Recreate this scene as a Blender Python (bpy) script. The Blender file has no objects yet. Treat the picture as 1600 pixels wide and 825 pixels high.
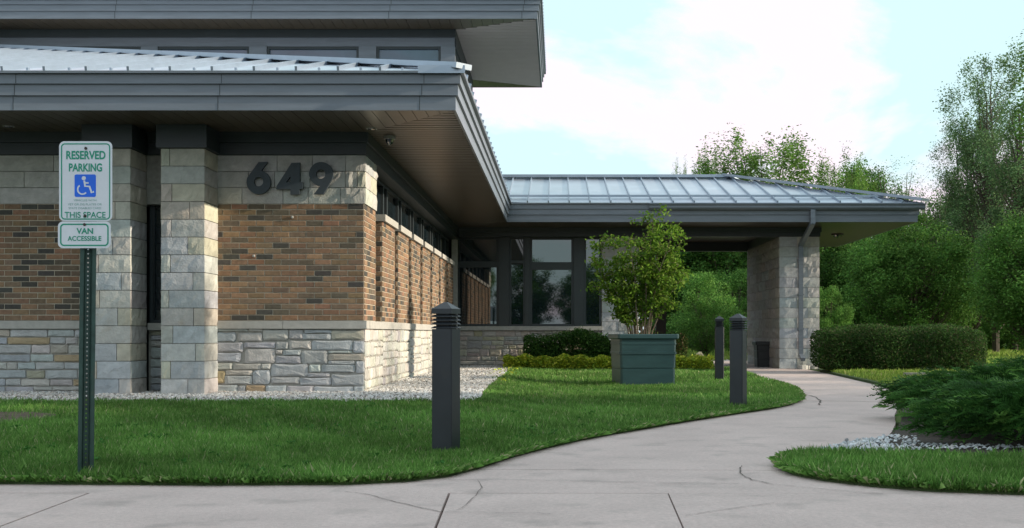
import bpy, bmesh, math, random
import numpy as np
from mathutils import Vector, Matrix
from mathutils.geometry import tessellate_polygon
R = math.radians
rnd = random.Random(7)
sc = bpy.context.scene
COL = sc.collection

# ------------------------------------------------------------------ camera
EYE = 0.83
F = 1800.0                      # focal length in photo pixels (photo 1600 x 825)
cam_d = bpy.data.cameras.new('camera')
cam = bpy.data.objects.new('camera', cam_d); COL.objects.link(cam)
cam.location = (0, 0, EYE); cam.rotation_euler = (R(90), 0, 0)
cam_d.sensor_width = 36; cam_d.lens = 36 * F / 1600
cam_d.shift_x = -(873 - 800) / 1600
cam_d.shift_y = (520 - 412.5) / 1600
cam_d.clip_start = 0.1; cam_d.clip_end = 3000
sc.camera = cam

# ------------------------------------------------------------------ light
SUN_EL, SUN_AZ = R(17), R(6)    # azimuth measured from +X towards the camera side
S = Vector((math.cos(SUN_EL) * math.cos(SUN_AZ), -math.cos(SUN_EL) * math.sin(SUN_AZ), math.sin(SUN_EL)))
sun_d = bpy.data.lights.new('sun', 'SUN'); sun = bpy.data.objects.new('sun', sun_d); COL.objects.link(sun)
sun.rotation_euler = S.to_track_quat('Z', 'Y').to_euler()
sun_d.energy = 5.0; sun_d.angle = R(0.6); sun_d.color = (1.0, 0.88, 0.70)
sun.location = (30, -5, 20)

w = bpy.data.worlds.new('World'); sc.world = w; w.use_nodes = True
nt = w.node_tree; nt.nodes.clear()
out = nt.nodes.new('ShaderNodeOutputWorld'); bg = nt.nodes.new('ShaderNodeBackground')
sky = nt.nodes.new('ShaderNodeTexSky'); sky.sky_type = 'NISHITA'; sky.sun_disc = False
sky.sun_elevation = SUN_EL; sky.sun_rotation = R(90) + SUN_AZ
sky.air_density = 1.0; sky.dust_density = 0.6; sky.ozone_density = 1.0
tc = nt.nodes.new('ShaderNodeTexCoord'); mp = nt.nodes.new('ShaderNodeMapping')
mp.inputs['Scale'].default_value = (1, 1, 2.4); mp.inputs['Location'].default_value = (2.74, 1.42, 0.4)
no = nt.nodes.new('ShaderNodeTexNoise'); no.inputs['Scale'].default_value = 2.6
no.inputs['Detail'].default_value = 7; no.inputs['Roughness'].default_value = 0.57; no.inputs['Distortion'].default_value = 0.25
rp = nt.nodes.new('ShaderNodeValToRGB')
rp.color_ramp.elements[0].position = 0.512; rp.color_ramp.elements[0].color = (0, 0, 0, 1)
rp.color_ramp.elements[1].position = 0.59; rp.color_ramp.elements[1].color = (1, 1, 1, 1)
hz = nt.nodes.new('ShaderNodeMix'); hz.data_type = 'RGBA'
hz.inputs['Factor'].default_value = 0.90; hz.inputs[7].default_value = (7.6, 10.2, 10.7, 1)   # thin bright veil
mx = nt.nodes.new('ShaderNodeMix'); mx.data_type = 'RGBA'
mx.inputs[7].default_value = (10.6, 9.25, 10.3, 1)                                         # white cloud
L = nt.links.new
L(tc.outputs['Generated'], mp.inputs['Vector']); L(mp.outputs['Vector'], no.inputs['Vector'])
L(no.outputs['Fac'], rp.inputs['Fac']); L(rp.outputs['Color'], mx.inputs['Factor'])
L(sky.outputs['Color'], hz.inputs[6]); L(hz.outputs[2], mx.inputs[6]); L(mx.outputs[2], bg.inputs['Color'])
bg.inputs['Strength'].default_value = 0.085
L(bg.outputs[0], out.inputs['Surface'])
vs = sc.view_settings
vs.view_transform = 'Standard'; vs.look = 'None'; vs.exposure = 0.32; vs.gamma = 1.0

# ------------------------------------------------------------------ materials
def pmat(name, base=(1, 1, 1), rough=0.7, metal=0.0, src=None, ns=8.0, amt=0.15, bump=0.0, bs=60.0,
         spec=0.5, ior=None, trans=0.0, stain=None, stretch=None, fine=None):
    m = bpy.data.materials.new(name); m.use_nodes = True
    t = m.node_tree; n = t.nodes; l = t.links
    b = n['Principled BSDF']
    b.inputs['Roughness'].default_value = rough; b.inputs['Metallic'].default_value = metal
    b.inputs['Specular IOR Level'].default_value = spec
    if ior: b.inputs['IOR'].default_value = ior
    co = n.new('ShaderNodeTexCoord'); geo = n.new('ShaderNodeNewGeometry')
    vec = geo.outputs['Position']
    if stretch:
        ma = n.new('ShaderNodeMapping'); ma.inputs['Scale'].default_value = stretch
        l.new(vec, ma.inputs['Vector']); vec = ma.outputs['Vector']
    nz = n.new('ShaderNodeTexNoise'); nz.inputs['Scale'].default_value = ns; nz.inputs['Detail'].default_value = 5
    nz.inputs['Roughness'].default_value = 0.62
    l.new(vec, nz.inputs['Vector'])
    mr = n.new('ShaderNodeMapRange'); mr.inputs['From Min'].default_value = 0.3; mr.inputs['From Max'].default_value = 0.7
    mr.inputs['To Min'].default_value = 1 - amt; mr.inputs['To Max'].default_value = 1 + amt
    l.new(nz.outputs['Fac'], mr.inputs['Value'])
    mu = n.new('ShaderNodeVectorMath'); mu.operation = 'SCALE'; mu.inputs[0].default_value = base
    if src == 'obj':
        oi = n.new('ShaderNodeObjectInfo'); l.new(oi.outputs['Color'], mu.inputs[0])
    elif src == 'attr':
        at = n.new('ShaderNodeAttribute'); at.attribute_name = 'tint'; l.new(at.outputs['Color'], mu.inputs[0])
    l.new(mr.outputs['Result'], mu.inputs['Scale'])
    col = mu.outputs[0]
    if fine:
        fz = n.new('ShaderNodeTexNoise'); fz.inputs['Scale'].default_value = fine[0]; fz.inputs['Detail'].default_value = 3; fz.inputs['Roughness'].default_value = 0.8
        l.new(vec, fz.inputs['Vector']); fm = n.new('ShaderNodeMapRange'); fm.inputs['From Min'].default_value = 0.3; fm.inputs['From Max'].default_value = 0.7
        fm.inputs['To Min'].default_value = 1 - fine[1]; fm.inputs['To Max'].default_value = 1 + fine[1]; l.new(fz.outputs['Fac'], fm.inputs['Value'])
        f2 = n.new('ShaderNodeVectorMath'); f2.operation = 'SCALE'; l.new(col, f2.inputs[0]); l.new(fm.outputs['Result'], f2.inputs['Scale']); col = f2.outputs[0]
    if stain:
        sc_, colr, lo, hi = stain
        s2 = n.new('ShaderNodeTexNoise'); s2.inputs['Scale'].default_value = sc_; s2.inputs['Detail'].default_value = 4
        l.new(vec, s2.inputs['Vector'])
        r2 = n.new('ShaderNodeMapRange'); r2.inputs['From Min'].default_value = lo; r2.inputs['From Max'].default_value = hi
        l.new(s2.outputs['Fac'], r2.inputs['Value'])
        mm = n.new('ShaderNodeMix'); mm.data_type = 'RGBA'; mm.inputs[7].default_value = (*colr, 1)
        l.new(r2.outputs['Result'], mm.inputs['Factor']); l.new(col, mm.inputs[6]); col = mm.outputs[2]
    l.new(col, b.inputs['Base Color'])
    if bump:
        bz = n.new('ShaderNodeTexNoise'); bz.inputs['Scale'].default_value = bs; bz.inputs['Detail'].default_value = 6
        l.new(vec, bz.inputs['Vector'])
        bp = n.new('ShaderNodeBump'); bp.inputs['Strength'].default_value = bump; bp.inputs['Distance'].default_value = 0.01
        l.new(bz.outputs['Fac'], bp.inputs['Height']); l.new(bp.outputs['Normal'], b.inputs['Normal'])
    if trans:
        tr = n.new('ShaderNodeBsdfTranslucent'); l.new(col, tr.inputs['Color'])
        ms = n.new('ShaderNodeMixShader'); ms.inputs[0].default_value = trans
        l.new(b.outputs[0], ms.inputs[1]); l.new(tr.outputs[0], ms.inputs[2])
        l.new(ms.outputs[0], n['Material Output'].inputs['Surface'])
    return m

M = {}
M['trim'] = pmat('painted_trim', (0.155, 0.18, 0.215), 0.34, ns=3, amt=0.13, stretch=(0.6, 0.6, 6))
M['trim_dark'] = pmat('painted_frame', (0.032, 0.042, 0.048), 0.45, ns=4, amt=0.1)
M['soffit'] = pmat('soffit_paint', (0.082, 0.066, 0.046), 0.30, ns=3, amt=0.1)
M['soffit_gap'] = pmat('soffit_gap', (0.02, 0.018, 0.016), 0.7)
M['roof'] = pmat('roof_metal', (0.54, 0.59, 0.67), 0.33, metal=0.75, ns=1.6, amt=0.10, bump=0.05, bs=4)
M['roof_seam'] = pmat('roof_seam_metal', (0.34, 0.40, 0.48), 0.4, metal=0.6, ns=3, amt=0.08)
M['glass'] = pmat('window_glass', (0.010, 0.018, 0.024), 0.015, amt=0.02, spec=0.5, ior=2.15)
M['glass_upper'] = pmat('clerestory_glass', (0.07, 0.115, 0.17), 0.03, ns=1.5, amt=0.15, ior=1.7)  # pale blue of the reflected sky is put into the base colour
M['mortar'] = pmat('mortar', (0.50, 0.43, 0.34), 0.95, ns=20, amt=0.12, bump=0.3, bs=150)
M['stone_mortar'] = pmat('stone_mortar', (0.36, 0.34, 0.31), 0.95, ns=16, amt=0.2, bump=0.3, bs=150)
M['brick'] = pmat('brick', src='obj', rough=0.9, ns=28, amt=0.22, bump=0.4, bs=160)
M['brick_joined'] = pmat('brick_joined', src='attr', rough=0.9, ns=28, amt=0.2, bump=0.4, bs=160)
M['stone'] = pmat('limestone', src='attr', rough=0.9, ns=9, amt=0.16, bump=0.6, bs=45,
                  stain=(5.0, (0.36, 0.29, 0.20), 0.66, 1.0))
M['cap'] = pmat('cap_stone', (0.43, 0.41, 0.38), 0.9, ns=14, amt=0.12, bump=0.3, bs=90)
M['digit'] = pmat('digit_metal', (0.035, 0.048, 0.06), 0.55, ns=20, amt=0.15)
M['bollard'] = pmat('bollard_paint', (0.022, 0.026, 0.032), 0.42, ns=5, amt=0.15, stain=(3.0, (0.045, 0.04, 0.036), 0.6, 0.9))
M['bollard_inner'] = pmat('bollard_inner', (0.012, 0.012, 0.013), 0.6)
M['sign_white'] = pmat('sign_white', (0.66, 0.70, 0.75), 0.35, ns=12, amt=0.04)
M['sign_green'] = pmat('sign_green', (0.0, 0.27, 0.17), 0.4, ns=12, amt=0.05)
M['sign_blue'] = pmat('sign_blue', (0.005, 0.13, 0.75), 0.4, ns=12, amt=0.05)
M['sign_faded'] = pmat('sign_faded_green', (0.20, 0.40, 0.36), 0.4, ns=60, amt=0.3)
M['post_green'] = pmat('post_green', (0.026, 0.062, 0.052), 0.5, ns=14, amt=0.3, stain=(9.0, (0.09, 0.055, 0.035), 0.6, 0.85))
M['bolt'] = pmat('bolt', (0.06, 0.05, 0.045), 0.5, metal=0.5)
M['planter_green'] = pmat('planter_green', (0.028, 0.074, 0.078), 0.5, ns=3, amt=0.16, stretch=(1, 1, 3), bump=0.05, bs=30)
M['planter_black'] = pmat('planter_black', (0.02, 0.022, 0.024), 0.5, ns=6, amt=0.15)
M['soil'] = pmat('soil', (0.06, 0.045, 0.03), 0.95, ns=10, amt=0.3, bump=0.8, bs=60)
M['concrete'] = pmat('path_concrete', (0.545, 0.44, 0.41), 0.9, ns=1.6, amt=0.10, bump=0.5, bs=120, fine=(38, 0.13),
                     stain=(3.1, (0.27, 0.235, 0.215), 0.56, 0.9))
M['crack'] = pmat('crack', (0.11, 0.093, 0.08), 0.95, ns=20, amt=0.2)
M['gravel_bed'] = pmat('gravel_bed', (0.42, 0.39, 0.37), 0.95, ns=40, amt=0.35, bump=0.8, bs=90)
M['gravel'] = pmat('gravel_stone', src='attr', rough=0.9, ns=30, amt=0.12)
M['mulch'] = pmat('mulch', (0.05, 0.038, 0.03), 0.95, ns=30, amt=0.5, bump=1, bs=60)
M['asphalt'] = pmat('asphalt', (0.055, 0.055, 0.057), 0.9, ns=20, amt=0.2, bump=0.3, bs=200)
M['turf'] = pmat('turf', (0.05, 0.085, 0.025), 0.95, ns=3, amt=0.25, bump=0.6, bs=60)
M['meadow'] = pmat('meadow', (0.11, 0.17, 0.035), 0.95, ns=1.2, amt=0.3, bump=0.8, bs=12)
M['grass'] = pmat('grass_blade', src='attr', rough=0.65, ns=1.3, amt=0.22, trans=0.34, spec=0.1)
M['leaf'] = pmat('leaf', src='attr', rough=0.6, ns=0.6, amt=0.18, trans=0.36, spec=0.12)
M['needle'] = pmat('needle', src='attr', rough=0.6, ns=3, amt=0.25, trans=0.2, spec=0.12)
M['bark'] = pmat('bark', (0.085, 0.068, 0.052), 0.95, ns=12, amt=0.3, bump=0.6, bs=40, stretch=(1, 1, 0.3))
M['bark_pale'] = pmat('bark_pale', (0.20, 0.155, 0.11), 0.9, ns=12, amt=0.25, stretch=(1, 1, 0.4))
M['lamp_white'] = pmat('lamp_housing', (0.30, 0.30, 0.29), 0.5)
M['interior'] = pmat('unseen_core', (0.03, 0.03, 0.03), 0.9)
M['boulder'] = pmat('boulder', (0.5, 0.42, 0.26), 0.9, ns=6, amt=0.2, bump=0.5, bs=30)

# ------------------------------------------------------------------ helpers
def wm(o):
    if o is None: return Matrix.Identity(4)
    return wm(o.parent) @ (o.matrix_parent_inverse if o.parent else Matrix.Identity(4)) @ o.matrix_basis

def adopt(o, parent):
    if parent is not None:
        o.parent = parent; o.matrix_parent_inverse = wm(parent).inverted()

def link(name, me, mat=None, parent=None, kind=None, label=None, cat=None, group=None, loc=None):
    if mat is not None and len(me.materials) == 0: me.materials.append(mat)
    o = bpy.data.objects.new(name, me); COL.objects.link(o)
    if loc is not None: o.location = loc
    adopt(o, parent)
    if kind: o['kind'] = kind
    if label: o['label'] = label
    if cat: o['category'] = cat
    if group: o['group'] = group
    return o

def thing(name, label, cat, loc=(0, 0, 0), rz=0.0, group=None):
    o = bpy.data.objects.new(name, None); COL.objects.link(o)
    o.location = loc; o.rotation_euler = (0, 0, rz); o.empty_display_size = 0.2
    o['label'] = label; o['category'] = cat
    if group: o['group'] = group
    return o

class MB:
    """collects faces, then becomes ONE mesh object"""
    def __init__(s): s.v = []; s.f = []; s.c = []
    def add(s, vs_, fs, col=(1, 1, 1)):
        b = len(s.v); s.v.extend([tuple(p) for p in vs_])
        for f in fs: s.f.append(tuple(i + b for i in f)); s.c.append(col)
        return s
    def box(s, x0, x1, y0, y1, z0, z1, col=(1, 1, 1)):
        v = [(x0, y0, z0), (x1, y0, z0), (x1, y1, z0), (x0, y1, z0), (x0, y0, z1), (x1, y0, z1), (x1, y1, z1), (x0, y1, z1)]
        return s.add(v, [(0, 3, 2, 1), (4, 5, 6, 7), (0, 1, 5, 4), (1, 2, 6, 5), (2, 3, 7, 6), (3, 0, 4, 7)], col)
    def hexa(s, v, col=(1, 1, 1)):
        return s.add(v, [(0, 3, 2, 1), (4, 5, 6, 7), (0, 1, 5, 4), (1, 2, 6, 5), (2, 3, 7, 6), (3, 0, 4, 7)], col)
    def bar(s, a, b, wd, h, up=(0, 0, 1), col=(1, 1, 1)):
        a = Vector(a); b = Vector(b); d = (b - a).normalized(); sd = d.cross(Vector(up)).normalized() * wd / 2
        u = sd.cross(d).normalized() * h / 2
        if u.dot(Vector(up)) < 0: u = -u
        v = [a - sd - u, a + sd - u, b + sd - u, b - sd - u, a - sd + u, a + sd + u, b + sd + u, b - sd + u]
        return s.hexa(v, col)
    def tube(s, pts, rad, n=6, col=(1, 1, 1)):
        pts = [Vector(p) for p in pts]
        if not hasattr(rad, '__len__'): rad = [rad] * len(pts)
        rings = []
        for i, p in enumerate(pts):
            d = (pts[min(i + 1, len(pts) - 1)] - pts[max(i - 1, 0)]).normalized()
            a = d.cross(Vector((0.31, 0.2, 0.93)) if abs(d.z) < .9 else Vector((1, 0, 0))).normalized(); b = d.cross(a)
            rings.append([p + (a * math.cos(2 * math.pi * k / n) + b * math.sin(2 * math.pi * k / n)) * rad[i] for k in range(n)])
        v = [q for r_ in rings for q in r_]; f = []
        for i in range(len(pts) - 1):
            for k in range(n):
                f.append((i * n + k, i * n + (k + 1) % n, (i + 1) * n + (k + 1) % n, (i + 1) * n + k))
        f.append(tuple(range(n - 1, -1, -1))); f.append(tuple(range((len(pts) - 1) * n, len(pts) * n)))
        return s.add(v, f, col)
    def extr(s, loops, fn, d0, d1, col=(1, 1, 1)):
        """polygon (outer loop + holes) in 2D extruded between depths; fn(u, v, d) -> point"""
        L3 = [[Vector((p[0], p[1], 0)) for p in lp] for lp in loops]
        tri = tessellate_polygon(L3)
        flat = [p for lp in loops for p in lp]; n = len(flat)
        v = [fn(p[0], p[1], d0) for p in flat] + [fn(p[0], p[1], d1) for p in flat]
        f = [tuple(t) for t in tri] + [tuple(i + n for i in reversed(t)) for t in tri]
        b = 0
        for lp in loops:
            k = len(lp)
            for i in range(k): f.append((b + i, b + (i + 1) % k, n + b + (i + 1) % k, n + b + i))
            b += k
        return s.add(v, f, col)
    def mesh(s, name, recalc=True, smooth=False):
        me = bpy.data.meshes.new(name); me.from_pydata(s.v, [], s.f)
        at = me.attributes.new('tint', 'FLOAT_COLOR', 'FACE')
        at.data.foreach_set('color', np.array([(*c[:3], 1.0) for c in s.c], dtype=np.float32).ravel())
        if recalc:
            bm = bmesh.new(); bm.from_mesh(me); bmesh.ops.recalc_face_normals(bm, faces=bm.faces); bm.to_mesh(me); bm.free()
        if smooth: me.polygons.foreach_set('use_smooth', [True] * len(me.polygons))
        return me
    def build(s, name, mat, parent=None, **k):
        sm = k.pop('smooth', False); rc = k.pop('recalc', True)
        return link(name, s.mesh(name, rc, sm), mat, parent, **k)

def npmesh(name, V, Q, C):
    """V (n,3), Q (m,k) faces, C (m,3) tint per face"""
    V = np.asarray(V, dtype=np.float32); Q = np.asarray(Q, dtype=np.int32); m, k = Q.shape
    me = bpy.data.meshes.new(name)
    me.vertices.add(len(V)); me.vertices.foreach_set('co', V.ravel())
    me.loops.add(m * k); me.loops.foreach_set('vertex_index', Q.ravel())
    me.polygons.add(m); me.polygons.foreach_set('loop_start', np.arange(0, m * k, k, dtype=np.int32))
    at = me.attributes.new('tint', 'FLOAT_COLOR', 'FACE')
    c4 = np.ones((m, 4), dtype=np.float32); c4[:, :3] = C
    at.data.foreach_set('color', c4.ravel())
    me.update(calc_edges=True)
    return me

RS = np.random.RandomState(11)
def inpoly(P, poly):
    x, y = P[:, 0], P[:, 1]; ins = np.zeros(len(P), bool); n = len(poly)
    for i in range(n):
        x0, y0 = poly[i]; x1, y1 = poly[(i + 1) % n]
        c = ((y0 > y) != (y1 > y)) & (x < (x1 - x0) * (y - y0) / ((y1 - y0) if y1 != y0 else 1e-9) + x0)
        ins ^= c
    return ins

def vjit(c, a=0.12):
    k = 1 + rnd.uniform(-a, a); return tuple(x * k * (1 + rnd.uniform(-0.04, 0.04)) for x in c)

# ------------------------------------------------------------------ ground
def sstep(t): t = min(1, max(0, t)); return t * t * (3 - 2 * t)
def lawn_z(x, y):
    return 0.018 + 0.072 * sstep((y - 7.5) / 4.5) * sstep((0.2 - x) / 1.2) * (1 - 0.8 * sstep((y - 20) / 7))
def lawn_z_np(x, y):
    ss = lambda t: (lambda u: u * u * (3 - 2 * u))(np.clip(t, 0, 1))
    return 0.018 + 0.072 * ss((y - 7.5) / 4.5) * ss((0.2 - x) / 1.2) * (1 - 0.8 * ss((y - 20) / 7))

LEFT_EDGE = [(-16, 6.40), (-6, 6.37), (-3, 6.33), (-1.9, 6.27), (-1.15, 6.30), (-.85, 6.42), (-.64, 6.64), (-.48, 7.05), (-.31, 7.66), (-.11, 8.2), (.13, 8.78),
             (.40, 9.32), (.69, 9.83), (1.03, 10.45), (1.40, 11.07), (1.83, 11.77), (2.26, 12.45), (2.60, 13.1), (2.87, 13.8), (3.08, 14.7),
             (3.24, 15.6), (3.39, 16.6), (3.50, 18), (3.57, 19.4), (3.66, 20.8), (3.75, 22), (3.85, 23.3), (3.95, 24.6)]
RIGHT_NEAR = [(16, 5.75), (5, 5.80), (2.9, 5.84), (2.37, 5.90), (1.95, 6.03), (1.71, 6.20), (1.49, 6.45), (1.37, 6.72), (1.35, 6.95), (1.38, 7.18), (1.46, 7.4), (1.58, 7.63),
              (1.73, 7.86), (2.14, 8.45), (2.57, 9.05), (2.84, 9.8), (3.10, 10.6), (3.38, 11.6), (3.7, 12.6), (4.0, 13.7), (4.35, 14.8), (4.62, 15.9),
              (4.88, 17), (5.10, 18.8), (5.25, 20.7), (5.42, 22.8), (5.6, 25), (5.66, 26.6)]

def sheet(name, poly, zf, mat, step=0.6, skirt=0.08, kind='structure', **k):
    bm = bmesh.new(); vs_ = [bm.verts.new((x, y, 0)) for x, y in poly]; bm.faces.new(vs_)
    xs = [p[0] for p in poly]; ys = [p[1] for p in poly]
    if step:
        for ax, lo, hi in ((0, min(xs), max(xs)), (1, min(ys), max(ys))):
            t = lo + step
            while t < hi - 1e-3:
                co = [0, 0, 0]; no_ = [0, 0, 0]; co[ax] = t; no_[ax] = 1
                bmesh.ops.bisect_plane(bm, geom=bm.verts[:] + bm.edges[:] + bm.faces[:], dist=1e-5, plane_co=co, plane_no=no_)
                t += step
    for v in bm.verts: v.co.z = zf(v.co.x, v.co.y)
    if skirt:
        be = [e for e in bm.edges if e.is_boundary]
        r = bmesh.ops.extrude_edge_only(bm, edges=be)
        for g in r['geom']:
            if isinstance(g, bmesh.types.BMVert): g.co.z -= skirt
    bmesh.ops.triangulate(bm, faces=[f for f in bm.faces if len(f.verts) > 4])
    bmesh.ops.recalc_face_normals(bm, faces=bm.faces)
    me = bpy.data.meshes.new(name); bm.to_mesh(me); bm.free()
    for a in ('tint',): pass
    return link(name, me, mat, kind=kind, **k)

g = MB(); g.add([(-900, -900, -0.06), (900, -900, -0.06), (900, 1500, -0.06), (-900, 1500, -0.06)], [(0, 1, 2, 3)])
g.build('ground', M['meadow'], kind='structure', recalc=False)
# parking lot behind the camera with its kerb
g = MB(); g.box(-60, 60, -30, 3.42, -0.40, -0.055); g.build('parking_lot', M['asphalt'], kind='structure')
g = MB(); g.box(-16, 16, 3.42, 3.6, -0.3, -0.004); g.build('kerb', M['concrete'], kind='structure')
# drive seen through the canopy
g = MB(); g.box(-3, 30, 37.0, 40.5, -0.2, -0.02); g.build('driveway', M['concrete'], kind='structure')

LAWN = LEFT_EDGE + [(3.9, 26.3), (-0.95, 26.6), (-1.0, 24), (-.93, 19), (-.95, 16), (-.92, 14), (-.86, 13), (-.9, 12.65), (-1.15, 12.42), (-1.7, 12.35), (-16, 12.42)]
lawn = sheet('lawn', LAWN, lawn_z, M['turf'])
ISLAND = list(RIGHT_NEAR[:12]) + [(1.75, 7.72), (2.2, 7.5), (3.0, 7.28), (7, 7.25), (16, 7.3)]
sheet('lawn_island', ISLAND, lambda x, y: 0.018, M['turf'])
BED = [(1.75, 7.74), (1.80, 7.94), (2.20, 8.5), (2.62, 9.08), (2.90, 9.85), (3.17, 10.65), (3.45, 11.6), (3.74, 12.5), (9, 12.6), (9, 7.32), (3.0, 7.32), (2.2, 7.54)]
sheet('planting_bed', BED, lambda x, y: 0.025, M['mulch'])
RLAWN = [(3.78, 12.62), (4.05, 13.7), (4.40, 14.8), (4.67, 15.9), (4.93, 17), (5.15, 18.8), (5.30, 20.7), (5.47, 22.8), (5.65, 25), (6.2, 26.7), (6.3, 34), (60, 34), (60, 12.62)]
sheet('lawn_right', RLAWN, lambda x, y: 0.03 + 0.03 * sstep((x - 5.3) / 2), M['turf'], step=2.0)
FRONT_GRAVEL = [(-16, 12.44), (-1.7, 12.37), (-1.15, 12.44), (-.92, 12.67), (-.88, 13.02), (-.94, 14), (-.97, 16), (-.95, 19), (-1.02, 24), (-.97, 26.95), (-2.9, 26.95), (-2.9, 14.1), (-16, 14.4)]
def gz(x, y): return 0.075 + 0.03 * sstep((y - 12.4) / 1.2) - 0.05 * sstep((y - 20) / 6)
sheet('gravel_strip', FRONT_GRAVEL, gz, M['gravel_bed'], step=0.7)
g = MB(); bp_ = [(-5.25 + .74 * math.cos(2 * math.pi * k / 18) * rnd.uniform(.85, 1.1), 10.3 + .64 * math.sin(2 * math.pi * k / 18) * rnd.uniform(.85, 1.1)) for k in range(18)]
g.add([(a, b, lawn_z(a, b) + .004) for a, b in bp_] + [(-5.25, 10.3, lawn_z(-5.25, 10.3) + .012)], [(k, (k + 1) % 18, 18) for k in range(18)]); g.build('bare_soil', pmat('dry_soil', (.11, .085, .06), .95, ns=14, amt=.35, bump=.8, bs=60), kind='structure')
g = MB(); g.box(-3, 3.9, 26.6, 36.9, -0.2, 0.0); g.build('canopy_soil', M['mulch'], kind='structure')

# concrete path: one sheet cut into slabs with real joints
def make_path():
    poly = [(-16, 3.62), (16, 3.62)] + RIGHT_NEAR + [(5.66, 36.9), (3.95, 36.9)] + LEFT_EDGE[::-1]
    bm = bmesh.new(); bm.faces.new([bm.verts.new((x, y, 0)) for x, y in poly])
    def px(x, y): s = (y - 520) / EYE; return Vector(((x - 873) / s, F / s, 0))
    cuts = [(px(165, 760), px(0, 822)), (px(540, 768), px(690, 800)), (px(690, 800), px(680, 825)), (px(1057, 800), px(1068, 825))]
    gap = 0.0038
    def bis(co, no_, sel):
        gset = set()
        for f in bm.faces:
            if sel(f.calc_center_median()):
                gset.add(f)
        ge = set(e for f in gset for e in f.edges); gv = set(v for f in gset for v in f.verts)
        bmesh.ops.bisect_plane(bm, geom=list(gset) + list(ge) + list(gv), dist=1e-5, plane_co=co, plane_no=no_)
    strips = []
    def joint(p0, p1, sel=lambda c: True, gap=gap):
        d = (p1 - p0).normalized(); n = Vector((-d.y, d.x, 0))
        bis(p0 + n * gap, n, sel); bis(p0 - n * gap, n, sel)
        strips.append((p0, n, sel, gap))
    V3 = lambda x, y: Vector((x, y, 0))
    # long joint between sidewalk and the branching path, then cross joints
    joint(V3(-16, 6.36 - 0.34), V3(-1.15, 5.98))
    joint(V3(0, 7.0), V3(1, 6.98), lambda c: c.y > 6.0 and abs(c.x) < 10)
    for (x0, y0, x1, y1) in [(0.9, 9.35, 2.6, 9.0), (2.2, 12.0, 3.6, 11.6), (2.9, 14.2, 4.2, 13.8), (3.2, 16.2, 4.7, 16.0), (3.5, 18.4, 5, 18.3),
                             (3.6, 20.6, 5, 20.6), (3.7, 22.8, 5, 22.8), (3.9, 25.0, 5, 25.0), (4, 27.2, 5, 27.2), (4, 29.5, 5, 29.5), (4, 32, 5, 32), (4, 34.4, 5, 34.4)]:
        joint(V3(x0, y0), V3(x1, y1), lambda c: c.y > 6.5)
    a, b = cuts[0]; joint(a, b, lambda c: c.y < 6.1, gap=.009)
    joint(V3(-1.9 - 3.6 + .0, 5), V3(-1.9 - 3.9, 4), lambda c: c.y < 6.1 and c.x < -3)
    a, b = px(690, 800), px(680, 825); joint(a, b, lambda c: c.y < 6.1 and c.x > -4, gap=.006)
    a, b = px(1057, 800), px(1068, 825); joint(a, b, lambda c: c.y < 6.1 and c.x > -0.7)
    joint(V3(3.0, 5), V3(3.1, 4), lambda c: c.y < 6.1 and c.x > 1.0)
    kill = []
    for f in bm.faces:
        c = f.calc_center_median()
        for p0, n, sel, gap in strips:
            ds = [abs((v.co - p0).dot(n)) for v in f.verts]
            if max(ds) < gap * 1.05: kill.append(f); break
    bmesh.ops.delete(bm, geom=list(set(kill)), context='FACES')
    loops = [[v.co.copy() for v in f.verts] for f in bm.faces if f.calc_area() > 0.01]
    bm.free()
    root_mb = MB(); root_mb.extr([[(p[0], p[1]) for p in poly]], lambda u, v, d: (u, v, d), -0.25, -0.05)
    root = root_mb.build('path', M['crack'], kind='structure')
    for lp in loops:
        dz = rnd.uniform(-0.003, 0.0)
        mb = MB(); mb.extr([[(p.x, p.y) for p in lp]], lambda u, v, d: (u, v, d), -0.06, dz)
        mb.build('slab', M['concrete'], root)
    # cracks as thin broken ribbons just above the slabs
    def crack(pts, w_, nm='crack'):
        P = [px(*p) for p in pts]; Q = []
        for i in range(len(P) - 1):
            for k in range(5):
                t = k / 5; q = P[i].lerp(P[i + 1], t)
                Q.append(q + Vector((rnd.uniform(-1, 1), rnd.uniform(-1, 1), 0)) * w_ * 0.9)
        Q.append(P[-1]); mb = MB()
        for i in range(len(Q) - 1):
            d = (Q[i + 1] - Q[i]).normalized(); n = Vector((-d.y, d.x, 0)) * w_ * 0.5 * rnd.uniform(0.5, 1.3)
            mb.add([Q[i] - n + Vector((0, 0, .003)), Q[i + 1] - n + Vector((0, 0, .003)), Q[i + 1] + n + Vector((0, 0, .003)), Q[i] + n + Vector((0, 0, .003))], [(0, 1, 2, 3)])
        mb.build(nm, M['crack'], root, recalc=False)
    crack([(746, 750), (753, 762), (740, 778), (728, 790), (716, 797), (694, 801)], 0.0035)
    crack([(540, 768), (575, 773), (620, 785), (690, 801)], 0.005)
    crack([(1160, 728), (1155, 735), (1160, 743), (1175, 750), (1208, 757)], 0.007)
    crack([(1210, 757), (1290, 765), (1380, 772)], 0.005)
    crack([(1262, 617), (1275, 621), (1281, 626), (1281, 633)], 0.016)
    crack([(700, 750), (800, 750), (950, 753), (1155, 756)], 0.005)
    crack([(1070, 806), (1120, 798), (1210, 786)], 0.004)
    crack([(694, 801), (760, 801), (860, 803)], 0.004)
make_path()

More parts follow.
